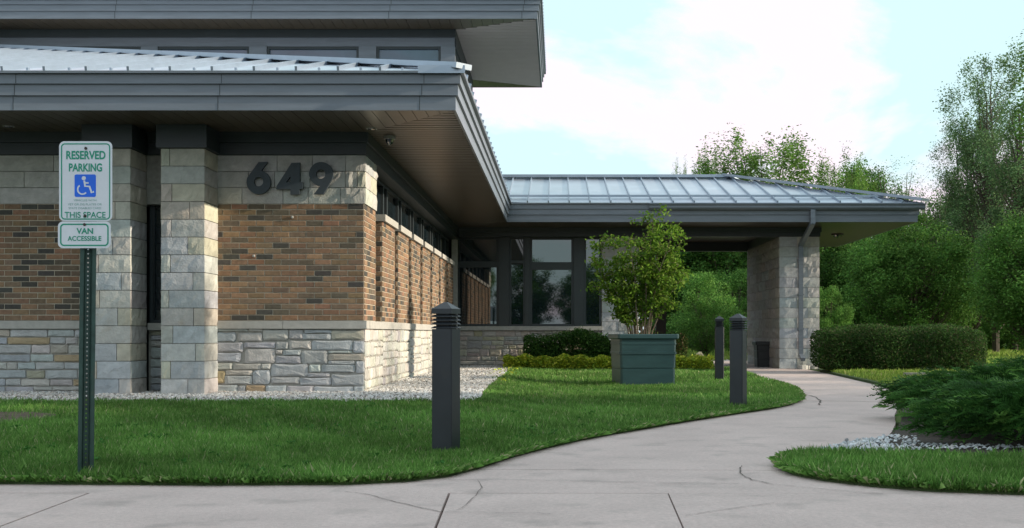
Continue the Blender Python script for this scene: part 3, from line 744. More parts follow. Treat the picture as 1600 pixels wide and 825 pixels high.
window(X(913) + .003, X(939), .988, 3.06, YF, fw=.04)
mb = MB(); mb.box(XC + .063, 6.06, YF - .28, YF - .01, 3.06, 3.16); mb.box(XC + .063, 6.08, YF - .31, YF - .01, 3.163, ZS - .003); P('beam', mb, 'trim_dark')

# limestone pier left of the passage
def pier(x0, x1, y0, y1, z0, z1, n, cols, sp=(.45, .62), name='stone_pier'):
    mb = MB(); mb.box(x0 + .01, x1 - .01, y0 + .01, y1 - .01, z0, z1); c = P(name, mb, 'stone_mortar'); h = (z1 - z0) / n
    for i in range(n):
        a, b = z0 + i * h, z0 + (i + 1) * h; s_ = x0 + (x1 - x0) * (sp[i % 2]) 
        block(c, x0 - .012, s_, a, b, fy(y0), vjit(LS[1], .05), bulge=.010); block(c, s_, x1 + .012, a, b, fy(y0), vjit(LS[5], .05), bulge=.022)
        m_ = max(1, round((y1 - y0) / .95)); off = (i % 2) * .5
        ys_ = sorted(set([y0, y1] + [y0 + (y1 - y0) * (q + off) / m_ for q in range(m_ + 1) if y0 < y0 + (y1 - y0) * (q + off) / m_ < y1 - .05]))
        for q in range(len(ys_) - 1):
            block(c, ys_[q], ys_[q + 1], a, b, fxl(x0), vjit(rnd.choice(cols), .08), bulge=.025, rough=.7)
        rock(mb2, y0 + .005, y1 - .005, a + .004, b - .004, fxr(x1), bulge=.03, col=vjit(rnd.choice(cols)), nu=9)
    return c
mb2 = MB()
pier(1.02, 1.85, 26.9, 28.1, 0, 3.055, 14, [LS[0], LS[5], (.44, .40, .40)])
pier(5.12, 6.02, 26.67, 31.2, 0, 3.055, 13, [(.37, .34, .30), (.34, .32, .29), (.38, .37, .36)], sp=(.44, .72))
P('blockwork', mb2, 'stone', kind='stuff')
mb = MB(); mb.box(5.08, 6.06, YF - .007, 31.25, 3.058, ZS - .003); mb.box(1.0, 5.077, 31.0, 31.25, 3.03, ZS - .003); mb.box(.98, 1.25, YF + .0, 30.997, 3.063, ZS - .003)
P('beam', mb, 'trim_dark')
mb = MB(); mb.box(2.62, 2.89, 31.02, 31.23, 0, 3.028); P('canopy_post', mb, pmat('post_brown', (.07, .045, .032), .6, ns=6, amt=.2))

# -------- fascia, soffit, roofs
def offs(o, pts=None):
    return [(-18, 12.63 - o), (-1.13 + o, 12.63 - o), (-1.13 + o, 25.35 - o), (7.9 + o, 25.35 - o), (7.9 + o, 32.7 + o), (-6, 32.7 + o)]
def offs_up(o): return [(-18, 22.84 - o), (-.42 + o, 22.84 - o), (-.42 + o, 29.27 + o), (-18, 29.27 + o)]
def fascia(of, prof, name='fascia'):
    """prof: list of (inner offset, outer offset, z0, z1); one board each"""
    for oi, oo, z0, z1 in prof:
        a = of(oi); b = of(oo); mb = MB()
        for i in range(len(a) - 1):
            p = [(*a[i], z0), (*b[i], z0), (*b[i + 1], z0), (*a[i + 1], z0)]; q = [(x_, y_, z1) for x_, y_, _ in p]
            mb.hexa(p + q)
        P(name, mb, 'trim')
fascia(offs, [(-.03, .0, ZS, 3.425), (-.03, .028, 3.428, 3.548), (-.03, .055, 3.551, 3.655)])
fascia(offs, [(-.02, .095, 3.658, 3.682)], 'drip_edge')
fascia(offs_up, [(-.03, 0, 7.06, 7.205), (-.03, .028, 7.208, 7.325), (-.03, .055, 7.328, 7.415), (-.02, .09, 7.418, 7.44)])
mb = MB()
for px_ in (-300, 20, 340, 655):
    xj = (px_ - 873) / 142.5
    for o_, z0_, z1_ in ((0, 3.274, 3.422), (.028, 3.431, 3.545), (.055, 3.554, 3.652)):
        xo = xj + o_; mb.box(xo, xo + .008, 12.63 - o_ - .0025, 12.63 - o_ + .01, z0_, z1_)
for px_ in (-120, 179, 392, 607, 815):
    xj = (px_ - 873) / 78.8
    for o_, z0_, z1_ in ((0, 7.064, 7.202), (.028, 7.211, 7.322), (.055, 7.331, 7.412)):
        mb.box(xj + o_, xj + o_ + .012, 22.84 - o_ - .0025, 22.84 - o_ + .01, z0_, z1_)
P('lap_joint', mb, 'trim_dark', kind='stuff')
# soffits
def soffit_board(parent, pts, z, single):
    v = [(x_, y_, z) for x_, y_ in pts] + [(x_, y_, z + .02) for x_, y_ in pts]; n = len(pts)
    f = [tuple(range(n)), tuple(range(2 * n - 1, n - 1, -1))] + [(i, (i + 1) % n, n + (i + 1) % n, n + i) for i in range(n)]
    if single is None: P('soffit_board', MB().add(v, f), 'soffit', parent)
    else: single.add(v, f)
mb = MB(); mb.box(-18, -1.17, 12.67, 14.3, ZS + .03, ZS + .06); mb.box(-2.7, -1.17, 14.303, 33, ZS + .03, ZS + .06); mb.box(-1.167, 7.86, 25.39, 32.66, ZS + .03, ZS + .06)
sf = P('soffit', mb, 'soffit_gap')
W_, G_ = .148, .007
x = -1.17
while x > -17:
    a, b = x - W_, x; ya = 12.665
    # mitre: corner (-1.16,12.66) runs to the wall at 45 degrees
    yb_ = lambda q: min(14.2, 12.665 + max(0, (-1.165 - q)) * (14.0 - 12.665) / (2.32 - 1.165))
    soffit_board(sf, [(a + G_ / 2, ya), (b - G_ / 2, ya), (b - G_ / 2, yb_(b) - .002), (a + G_ / 2, yb_(a))], ZS, None if a > -8.3 else (single_ := globals().setdefault('_sb', MB())))
    x -= W_
side = MB(); y = 12.67
while y < 25.3:
    a, b = y, y + W_ - .005; t = lambda q: -1.165 - min(1.25, (q - 12.665) * (2.32 - 1.165) / (14.0 - 12.665)) if q < 14.1 else -2.5
    soffit_board(sf, [(t(a) + .004, a + .016), (-1.165, a + .016), (-1.165, b - .014), (t(b) + .004, b - .014)], ZS + .001, side)
    y += W_
y = 25.4
while y < 32.6:
    soffit_board(sf, [(-2.5 if y < 26.9 else -1.0, y), (7.865, y), (7.865, y + .14), (-2.5 if y < 26.9 else -1.0, y + .14)], ZS + .001, side); y += .148
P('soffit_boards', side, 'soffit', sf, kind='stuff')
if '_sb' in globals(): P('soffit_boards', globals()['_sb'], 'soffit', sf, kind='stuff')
up = MB(); up.box(-18, -.45, 22.87, 29.24, 7.10, 7.13); us = P('soffit', up, 'soffit_gap')
ub = MB(); y = 22.875
while y < 29.2:
    xm = -.46; d0 = min(y - 22.87, 29.24 - y); lim = -.46 - d0 * 2.0
    soffit_board(us, [(max(lim, -2.12), y), (xm, y), (xm, y + .100), (max(lim, -2.12), y + .100)], 7.071, ub); y += .12
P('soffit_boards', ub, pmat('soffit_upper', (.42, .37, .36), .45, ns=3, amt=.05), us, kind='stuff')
for (ya, yb, sgn) in ((22.875, 23.72, 1), (28.4, 29.23, -1)):
    x = -.46
    while x > (-3 if sgn > 0 else -2.6):
        d0 = lambda q: min(.845, (-.46 - q) / 2.0)
        a, b = x - .215, x - .008
        pts = [(a, ya), (b, ya), (b, ya + d0(b)), (a, ya + d0(a))] if sgn > 0 else [(a, yb - d0(a)), (b, yb - d0(b)), (b, yb), (a, yb)]
        soffit_board(us, pts, 7.066, None); x -= .215
mb = MB()
x = -3.05
while x > -17: soffit_board(us, [(x - .207, 22.875), (x, 22.875), (x, 23.72), (x - .207, 23.72)], 7.066, mb); x -= .215
P('soffit_boards', mb, 'soffit', us, kind='stuff')

# upper storey walls and clerestory windows
YU = 23.68; XU = -2.14
uw = MB(); uw.box(-18, XU - .01, YU + .12, 28.4, 3.4, 7.07); P('upper_wall', uw, 'trim_dark')
mb = MB(); mb.box(-18, XU + .02, YU - .04, YU + .1, 6.90, 7.06); P('frieze', mb, 'trim_dark')
mb = MB(); mb.box(-18, XU, YU - .01, YU + .11, 6.715, 6.897); P('frieze', mb, 'trim')
mb = MB(); mb.box(XU - .012, XU + .02, YU + .103, 28.41, 6.72, 7.06); P('frieze', mb, 'trim_dark')
for a, b in ((-12.9, -11.1), (-10.66, -8.88), (-8.43, -6.66), (-6.2, -4.41)) : pass
def xs_(px): return (px - 873) / 76.0
cz = []
for p0, p1 in ((-91, 46), (80, 217), (251, 386), (421, 557), (592, 685)):
    window(xs_(p0) - .05, xs_(p1) + .05, 5.6, 6.712, YU, fw=.05, depth=.1); cz.append((xs_(p0) - .05, xs_(p1) + .05))
for i in range(len(cz) - 1):
    mb = MB(); mb.box(cz[i][1] + .002, cz[i + 1][0] - .002, YU - .03, YU + .11, 5.2, 6.712); P('window_post', mb, 'trim')
mb = MB(); mb.box(cz[-1][1] + .002, XU + .01, YU - .03, YU + .11, 3.9, 6.712); P('window_post', mb, 'trim')
mb = MB(); mb.box(-18, cz[-1][1], YU - .02, YU + .11, 3.9, 5.597); P('upper_wall', mb, 'trim')

PT = .270; SP = .457; EZ = 3.684
def plane_panels(spec, names=('roof_panel', 'standing_seam'), parent=None, seam_h=.045, many=False):
    """spec: list of (polygon in 3D points a0,b0,b1,a1): a0->a1 runs up the slope; panel with its thickness and a seam on edge a"""
    for (a0, b0, b1, a1) in spec:
        n = (Vector(b0) - Vector(a0)).cross(Vector(a1) - Vector(a0) if (Vector(a1) - Vector(a0)).length > .01 else Vector(b1) - Vector(b0)).normalized()
        if n.z < 0: n = -n
        th = n * .012; pts = [Vector(q) for q in (a0, b0, b1, a1)]
        P(names[0], MB().hexa([q - th for q in pts] + pts), 'roof', parent)
        A0, A1 = Vector(a0), Vector(a1)
        if (A1 - A0).length > .05:
            P(names[1], MB().bar(A0 + n * seam_h / 2, A1 + n * seam_h / 2, .026, seam_h, up=n), 'roof_seam', parent)
rf = MB(); rf.box(-18, -2.2, 24, 28, 3.3, 3.33); roof1 = P('roof', rf, 'interior')
ex, ey = -1.13 + .10, 12.63 - .10
spec = []; x = ex
while x > -13:
    a, b = x - SP, x; ya = min(23.7, ey + (ex - a)); yb = min(23.7, ey + (ex - b))
    spec.append(((a, ey, EZ), (b, ey, EZ), (b, yb, EZ + (yb - ey) * PT), (a, ya, EZ + (ya - ey) * PT))); x -= SP
plane_panels(spec, parent=roof1)
mb = MB()
for s_ in spec:
    mx_ = (s_[0][0] + s_[1][0]) / 2; mb.box(mx_ - .012, mx_ + .012, ey + .10, ey + .14, EZ + .02, EZ + .055)
P('snow_guard', mb, 'roof_seam', roof1, kind='stuff')
spec = []; y = ey
yend = 25.25
while y < yend:
    a, b = y, min(y + SP, yend)
    xa = max(-12.2, ex - (a - ey)); xb = max(-12.2, ex - (b - ey))
    spec.append(((ex, a, EZ), (ex, b, EZ), (xb, b, EZ + (ex - xb) * PT), (xa, a, EZ + (ex - xa) * PT))); y += SP
plane_panels(spec, parent=roof1, seam_h=.05)
mb = MB(); t1 = 10.9; mb.bar((ex + .0, ey - .0, EZ + .045), (ex - t1, ey + t1, EZ + .045 + t1 * PT), .22, .06); P('hip_cap', mb, 'roof_seam', roof1)
mb = MB(); mb.box(ex - .5, ex + .01, ey - .012, ey - .002, EZ - .03, EZ + .055); P('eave_closure', mb, 'roof_seam', roof1)

cy = 25.35 - .10; cx = 7.9 + .10; cyb = 32.8; ry = (cy + cyb) / 2; hr = ry - cy; PC = (4.72 - EZ) / hr
rf = MB(); rf.box(-1, 5, 28.5, 29.5, 3.9, 3.93); roof2 = P('roof', rf, 'interior')
def fspec(ye, sgn):
    sp_ = []; x = cx
    while x > -5:
        a, b = x - SP, x; ha = min(hr, cx - a); hb = min(hr, cx - b)
        va = 0; lo = lambda q: 0 if q > ex or sgn < 0 else min(hr, ex - q)      # valley on the left
        sp_.append(((a, ye + sgn * lo(a), EZ + lo(a) * PC), (b, ye + sgn * lo(b), EZ + lo(b) * PC), (b, ye + sgn * hb, EZ + hb * PC), (a, ye + sgn * ha, EZ + ha * PC))); x -= SP
    return sp_
plane_panels(fspec(cy, 1), parent=roof2); plane_panels(fspec(cyb, -1), parent=roof2)
spec = []; y = cy
while y < cyb - .01:
    a, b = y, min(y + SP, cyb); da = min(a - cy, cyb - a); db = min(b - cy, cyb - b)
    spec.append(((cx, a, EZ), (cx, b, EZ), (cx - db, b, EZ + db * PC), (cx - da, a, EZ + da * PC))); y += SP
plane_panels(spec, parent=roof2)
mb = MB(); mb.bar((cx + .03, cy - .03, EZ + .06), (cx - hr, ry, EZ + .085 + hr * PC), .34, .06); P('hip_cap', mb, 'roof_seam', roof2)
mb = MB(); mb.bar((cx + .03, cyb + .03, EZ + .04), (cx - hr, ry, EZ + .045 + hr * PC), .26, .06); P('hip_cap', mb, 'roof_seam', roof2)
mb = MB(); mb.bar((-6, ry, EZ + .05 + hr * PC), (cx - hr + .05, ry, EZ + .05 + hr * PC), .26, .07); P('ridge_cap', mb, 'roof_seam', roof2)
mb = MB(); mb.bar((ex + .6 - 1.3, cy + .62, EZ + .62 * PC + .05), (cx - .7, cy + .62, EZ + .62 * PC + .05), .035, .05); P('snow_rail', mb, 'roof_seam', roof2)
# upper roof
ux, uy, uyb = -.42 + .10, 22.84 - .10, 29.37; uh = (uyb - uy) / 2; UZ = 7.442
rf = MB(); rf.box(-17, -4, 25.5, 26.5, 7.5, 7.53); roof3 = P('roof', rf, 'interior')
spec = []; x = ux
while x > -17:
    a, b = x - SP, x; ha = min(uh, ux - a); hb = min(uh, ux - b)
    spec.append(((a, uy, UZ), (b, uy, UZ), (b, uy + hb, UZ + hb * .28), (a, uy + ha, UZ + ha * .28))); x -= SP
plane_panels(spec, parent=roof3)
spec = []; y = uy
while y < uyb - .01:
    a, b = y, min(y + SP / 2, uyb); da = min(a - uy, uyb - a); db = min(b - uy, uyb - b)
    spec.append(((ux, a, UZ), (ux, b, UZ), (ux - db, b, UZ + db * .28), (ux - da, a, UZ + da * .28))); y += SP / 2
plane_panels(spec, parent=roof3)
mb = MB(); mb.add([(ux, uyb, UZ), (-17, uyb, UZ), (-17, uyb - uh, UZ + uh * .28), (ux - uh, uyb - uh, UZ + uh * .28)], [(0, 1, 2, 3)]); P('roof_slope', mb, 'roof', roof3)

# gutter and downspout on the canopy
gt = MB()
gx0, gx1 = 1.98, 8.02
prof = [(0, 3.53), (.06, 3.53), (.10, 3.57), (.10, 3.61), (.13, 3.645), (.13, 3.66), (.115, 3.66), (0, 3.655)]
gt.extr([[(a, b) for a, b in prof]], lambda u, v, d: (d, 25.35 - .062 - u, v), gx0, gx1); P('gutter', gt, 'trim')
ds = MB()
xd = (1271 - 873) / 71.5
ds.box(xd - .05, xd + .05, 25.20, 25.28, 3.22, 3.528)
ds.bar((xd, 25.24, 3.24), (5.585, 26.57, 2.86), .10, .08)
ds.box(5.535, 5.635, 26.54, 26.62, .30, 2.88)
ds.bar((5.585, 26.58, .32), (5.585, 26.32, .22), .10, .08)
P('downspout', ds, 'trim')
for k_ in range(3):
    mb = MB(); z_ = .9 + k_ * .8; mb.box(5.52, 5.65, 26.532, 26.66, z_, z_ + .03); P('downspout_strap', mb, 'trim')

# ------------------------------------------------------------------ house numbers 649
hn = thing('house_number', 'dark metal numerals 649 mounted on the pale stone band above the brick', 'house number', ((450 - 873) / 128, YW - .05, 2.43))
def D(u, v): return ((220 + u / 3.4375 - 873) / 128, EYE + (520 - 200 - v / 3.4375) / 128)
def arc(cx_, cy_, r_, a0, a1, n=28): return [(cx_ + r_ * math.cos(R(a0 + (a1 - a0) * i / n)), cy_ + r_ * math.sin(R(a0 + (a1 - a0) * i / n))) for i in range(n + 1)]
def digit(loops):
    L2 = [[D(*p) for p in lp] for lp in loops]
    mb = MB(); mb.extr(L2, lambda u, v, d: (u, YW - d, v), .035, .085); return P('numeral', mb, 'digit', hn)
hole = lambda cx_, cy_, r_: arc(cx_, cy_, r_, 360, 15, 22)
# image coordinates: v grows downward, angles measured accordingly
six = [(642, 189), (690, 187)] + [(657, 234)] + arc(642, 296, 64, -74, 205, 40)
digit([six, hole(642, 293, 25)])
nine = [(988, 360), (937, 360)] + [(972, 315)] + arc(976, 252, 64, 96, -42 + 0, 1)[0:0] + arc(976, 252, 64, 104, 385, 40)
digit([nine, hole(974, 253, 25)])
digit([[(818, 193), (862, 191), (862, 296), (878, 296), (878, 330), (860, 332), (860, 361), (812, 362), (812, 333), (736, 333), (738, 318)], [(812, 262), (812, 297), (789, 297)]])
# two small white bolts on the front wall
for (u, v) in ((457, 339.5), (397, 400)):
    o = MB(); x_, z_ = (u - 873) / 128, EYE + (520 - v) / 128
    o.tube([(x_, YW + .01, z_), (x_, YW - .02, z_), (x_, YW - .028, z_)], [.018, .018, .008], 8)
    P('wall_bolt', o, 'lamp_white')

# ceiling fittings
def dome(name, label, cat, x_, y_, z_, r_, drop, mat='lamp_white', group=None):
    t = thing(name, label, cat, (x_, y_, z_), group=group)
    mb = MB(); mb.tube([(x_, y_, z_), (x_, y_, z_ - drop * .35)], [r_, r_], 14); P('mounting_ring', mb, mat, t)
    mb = MB(); mb.tube([(x_, y_, z_ - drop * .35), (x_, y_, z_ - drop * .7), (x_, y_, z_ - drop)], [r_ * .72, r_ * .62, r_ * .2], 14); P('lens', mb, 'glass', t)
dome('security_camera', 'small pale dome camera under the eave soffit near the brick corner', 'camera', -2.10, 14.3, ZS, .075, .11)
dome('soffit_light', 'flush round downlight in the eave soffit right of the house numbers', 'light', (583 - 873) / 130., 13.75, ZS, .07, .02, group='flush lights in the eave soffit')
dome('soffit_light', 'flush round downlight in the eave soffit above the parking sign', 'light', (22 - 873) / 131., 13.6, ZS, .07, .02, group='flush lights in the eave soffit')
dome('canopy_light', 'round light on the soffit at the right end of the entrance canopy', 'light', 6.87, 28.4, ZS, .15, .10, 'bolt')

# ------------------------------------------------------------------ parking sign
sg = thing('parking_sign', 'green post with white reserved parking and van accessible plates at the lawn edge', 'sign', (-2.71, 6.55, .04))
YS = 6.54; ss = 275.2
def SG(u, v): return ((80 + u / 4.343 - 873) / ss, EYE + (520 - 210 - v / 4.343) / ss)
def rrect(x0, y0, x1, y1, r_, n=6):
    p = []
    for cx_, cy_, a in ((x1 - r_, y0 + r_, -90), (x1 - r_, y1 - r_, 0), (x0 + r_, y1 - r_, 90), (x0 + r_, y0 + r_, 180)):
        p += [(cx_ + r_ * math.cos(R(a + 90 * i / n)), cy_ + r_ * math.sin(R(a + 90 * i / n))) for i in range(n + 1)]
    return p
def flat(loops, d0, d1, name, mat, parent):
    mb = MB(); mb.extr([[SG(*p) for p in lp] for lp in loops], lambda u, v, d: (u, YS - d, v), d0, d1); return P(name, mb, mat, parent)
def text(s_, x0, y0, x1, y1, parent, mat, d=.0035, bold=.0):
    cu = bpy.data.curves.new('t', 'FONT'); cu.body = s_; cu.size = 1; cu.extrude = 0; cu.offset = bold
    ob = bpy.data.objects.new('t', cu); COL.objects.link(ob); me = bpy.data.meshes.new_from_object(ob)
    bpy.data.objects.remove(ob); n = len(me.vertices); co = np.empty(n * 3); me.vertices.foreach_get('co', co); co = co.reshape(-1, 3)
    mn, mxx = co.min(0), co.max(0); X0, Z1_ = SG(x0, y0); X1, Z0_ = SG(x1, y1)
    nx = X0 + (co[:, 0] - mn[0]) / (mxx[0] - mn[0]) * (X1 - X0); nz_ = Z0_ + (co[:, 1] - mn[1]) / (mxx[1] - mn[1]) * (Z1_ - Z0_)
    me.vertices.foreach_set('co', np.stack([nx, np.full(n, YS - d), nz_], 1).ravel()); me.update()
    me.materials.clear()
    return link('lettering', me, M[mat], parent)
pl1 = flat([rrect(55, 47, 415, 588, 36)], 0, .002, 'sign_plate', 'sign_white', sg)
flat([rrect(68, 61, 402, 579, 26), rrect(76, 69, 394, 571, 19)[::-1]], .0021, .003, 'border', 'sign_green', pl1)
text('RESERVED', 104, 112, 370, 170, pl1, 'sign_green', bold=.028); text('PARKING', 122, 197, 347, 253, pl1, 'sign_green', bold=.028)
text('VEHICLES WITH', 155, 441, 308, 454, pl1, 'sign_faded'); text('VET OR DIS PLATES OR', 115, 468, 345, 482, pl1, 'sign_faded'); text('STATE DISABLED CARD', 120, 494, 340, 508, pl1, 'sign_faded')
text('THIS SPACE', 93, 526, 371, 571 - 4, pl1, 'sign_green', bold=.014)
sp_ = flat([rrect(160, 272, 305, 425, 12)], .0021, .0028, 'symbol_panel', 'sign_blue', pl1)
def stroke(pts, w_):
    Lp, Rp = [], []
    for i, p in enumerate(pts):
        a = Vector(pts[max(0, i - 1)]); b = Vector(pts[min(len(pts) - 1, i + 1)]); d = (b - a).normalized(); n = Vector((-d.y, d.x)) * w_ / 2
        Lp.append(tuple(Vector(p) + n)); Rp.append(tuple(Vector(p) - n))
    return Lp + Rp[::-1]
sym = MB()
for i, lp in enumerate([arc(223, 298, 14, 0, 340, 16), stroke([(226, 314), (232, 352), (262, 354), (276, 396), (291, 388)], 13), stroke([(228, 330), (256, 330)], 10),
                        stroke(arc(214, 374, 32, -125, -318 - 42 + 40, 20), 10)]):
    sym.extr([[SG(*p) for p in lp]], lambda u, v, d: (u, YS - d, v), .0029, .0034 + i * .0002)
P('wheelchair_symbol', sym, 'sign_white', pl1)
pl2 = flat([rrect(47, 591, 405, 772, 34)], .0, .002, 'sign_plate', 'sign_white', sg)
flat([rrect(62, 606, 391, 758, 26), rrect(71, 615, 382, 749, 19)[::-1]], .0021, .003, 'border', 'sign_green', pl2)
text('VAN', 173, 636, 286, 676, pl2, 'sign_green', bold=.028); text('ACCESSIBLE', 113, 690, 342, 723, pl2, 'sign_green', bold=.02)
for (u, v) in ((237, 95), (232, 553), (228, 612)):
    x_, z_ = SG(u, v); mb = MB(); mb.tube([(x_, YS - .001, z_), (x_, YS - .007, z_), (x_, YS - .009, z_)], [.0085, .0085, .004], 8); P('bolt', mb, 'bolt', sg)
# U-channel post with real holes in its web
pz0, pz1 = .0, 1.87; xp0 = (129 - 873) / 275.2
ang = R(24); ca, sa = math.cos(ang), math.sin(ang)
def PP(u, w_, z): # u across, w_ depth (back), slight lean with height
    lean = .012 * z
    return (xp0 + .004 + u * ca - w_ * sa - .006 + lean, YS + .046 + u * sa + w_ * ca, z)
pm = MB(); t_ = .003
def slab_(pts, z0, z1):
    n = len(pts); v = [PP(a, b, z0) for a, b in pts] + [PP(a, b, z1) for a, b in pts]
    pm.add(v, [tuple(range(n))[::-1], tuple(range(n, 2 * n))] + [(i, (i + 1) % n, n + (i + 1) % n, n + i) for i in range(n)])
slab_([(-.043, -.018), (-.024, -.018), (-.024, -.015), (-.043, -.015)], pz0, pz1); slab_([(.024, -.018), (.043, -.018), (.043, -.015), (.024, -.015)], pz0, pz1)
slab_([(-.0245, -.0149), (-.0215, -.0149), (-.0135, .0118), (-.0165, .0118)], pz0, pz1); slab_([(.0215, -.0149), (.0245, -.0149), (.0165, .0118), (.0135, .0118)], pz0, pz1)
zc_ = pz0; cell = .0254
while zc_ < pz1 - cell:
    hw = .0165; sq = [(-hw, -cell / 2), (0, -cell / 2), (hw, -cell / 2), (hw, 0), (hw, cell / 2), (0, cell / 2), (-hw, cell / 2), (-hw, 0)]
    ci = [(.0048 * math.cos(R(-135 + 45 * i)), .0048 * math.sin(R(-135 + 45 * i))) for i in range(8)]
    zm = zc_ + cell / 2; v = [PP(a, .012, zm + b) for a, b in sq] + [PP(a, .012, zm + b) for a, b in ci] + [PP(a, .015, zm + b) for a, b in ci]
    pm.add(v, [(i, (i + 1) % 8, 8 + (i + 1) % 8, 8 + i) for i in range(8)] + [(8 + i, 8 + (i + 1) % 8, 16 + (i + 1) % 8, 16 + i) for i in range(8)])
    zc_ += cell
P('post', pm, 'post_green', sg, recalc=False)

# ------------------------------------------------------------------ bollards
def bollard(x_, y_, z_, rz, label, h=1.0, w_=.15):
    t = thing('bollard_light', label, 'bollard', (x_, y_, z_), rz, 'louvred bollard lights along the path')
    T = Matrix.Translation((x_, y_, z_)) @ Matrix.Rotation(rz, 4, 'Z')
    def PB(name, mb, mat):
        mb.v = [tuple(T @ Vector(p)) for p in mb.v]; return P(name, mb, mat, t)
    hw = w_ / 2; c = .008
    def prism(mb, r_, z0, z1, ch=.008):
        p = [(-r_ + ch, -r_), (r_ - ch, -r_), (r_, -r_ + ch), (r_, r_ - ch), (r_ - ch, r_), (-r_ + ch, r_), (-r_, r_ - ch), (-r_, -r_ + ch)]
        mb.extr([p], lambda u, v, d: (u, v, d), z0, z1); return mb
    PB('post', prism(MB(), hw, -.05, h - .184), 'bollard')
    PB('lamp_core', prism(MB(), hw * .72, h - .184, h - .078), 'bollard_inner')
    for k in range(4):
        z0 = h - .180 + k * .026; mb = MB(); r0, r1 = hw * .80, hw * 1.03
        v = [(-r0, -r0, z0 + .016), (r0, -r0, z0 + .016), (r0, r0, z0 + .016), (-r0, r0, z0 + .016), (-r1, -r1, z0), (r1, -r1, z0), (r1, r1, z0), (-r1, r1, z0),
             (-r1, -r1, z0 + .004), (r1, -r1, z0 + .004), (r1, r1, z0 + .004), (-r1, r1, z0 + .004)]
        f = [(0, 1, 2, 3), (4, 7, 6, 5)] + [(4 + i, 4 + (i + 1) % 4, 8 + (i + 1) % 4, 8 + i) for i in range(4)] + [(8 + i, 8 + (i + 1) % 4, (i + 1) % 4, i) for i in range(4)]
        mb.add(v, f); PB('louvre', mb, 'bollard')
    mb = MB(); r_ = hw * 1.0; zb, ze = h - .08, h - .046
    v = [(-r_, -r_, zb), (r_, -r_, zb), (r_, r_, zb), (-r_, r_, zb), (-r_, -r_, ze), (r_, -r_, ze), (r_, r_, ze), (-r_, r_, ze)]
    r2 = .012; v += [(-r2, -r2, h), (r2, -r2, h), (r2, r2, h), (-r2, r2, h)]
    mb.add(v, [(3, 2, 1, 0), (8, 9, 10, 11)] + [(a + i, a + (i + 1) % 4, a + 4 + (i + 1) % 4, a + 4 + i) for a in (0, 4) for i in range(4)]); PB('cap', mb, 'bollard')
    return t
bollard((697 - 873) / 228, F / 228, .04, -R(19), 'nearest dark louvred bollard standing alone on the lawn in front of the stone corner')
bollard((1153.5 - 873) / 142, F / 142, .04, -R(29), 'dark louvred bollard near the lawn tip beside the path, right of the green planter')
bollard((1124 - 873) / 93, F / 93, .11, -R(6), 'farthest bollard, brown in the low light, just behind and left of the path bollard')

# ------------------------------------------------------------------ planters
def planter(name, label, x_, y_, z_, wb, h, rz, mat, rings, taper=.94, cat='planter', legs=False):
    t = thing(name, label, cat, (x_, y_, z_), rz)
    T = Matrix.Translation((x_, y_, z_)) @ Matrix.Rotation(rz, 4, 'Z')
    mb = MB(); zs_ = []; n_ = 0
    def rr(hwid, ch=.03): return [(-hwid + ch, -hwid), (hwid - ch, -hwid), (hwid, -hwid + ch), (hwid, hwid - ch), (hwid - ch, hwid), (-hwid + ch, hwid), (-hwid, hwid - ch), (-hwid, -hwid + ch)]
    prof_ = rings
    v = []; f = []
    for (fr_, wf_) in prof_:
        v += [tuple(T @ Vector((a, b, fr_ * h))) for a, b in rr(wb / 2 * wf_)]
    for i in range(len(prof_) - 1):
        for k in range(8): f.append((i * 8 + k, i * 8 + (k + 1) % 8, (i + 1) * 8 + (k + 1) % 8, (i + 1) * 8 + k))
    f.append(tuple(range(7, -1, -1))); mb.add(v, f); P('tub', mb, mat, t)
    ms = MB(); q = rr(wb / 2 * .93); ms.add([tuple(T @ Vector((a, b, h * .93))) for a, b in q], [tuple(range(8))]); P('potting_soil', ms, 'soil', t, recalc=False)
    return t
ringsG = [(0, .92), (.01, .935), (.31, .945), (.315, .925), (.335, .925), (.34, .95), (.60, .962), (.605, .99), (.65, .99), (.655, .965), (.79, .97), (.795, .985), (.83, .985), (.835, .972), (.90, .975), (.905, 1.04), (.925, 1.06), (.985, 1.06), (1.0, 1.05), (1.0, .97), (.90, .95)]
PX, PY = (1003 - 873) / 102. + .04, F / 102. + .38
planter('green_planter', 'large square dark green planter with a raised rim standing on the lawn', PX, PY, .03, .90, .78, R(7), 'planter_green', ringsG)
ringsB = [(0, .86), (.3, .88), (.31, .91), (.34, .91), (.35, .885), (.6, .90), (.61, .93), (.64, .93), (.65, .905), (.86, .94), (.87, 1.05), (.98, 1.06), (1.0, 1.04), (1.0, .98), (.9, .95)]
planter('black_planter', 'small black square tub standing against the canopy pier', (1196 - 873) / 64., F / 64., .0, .54, .62, R(0), 'planter_black', ringsB)

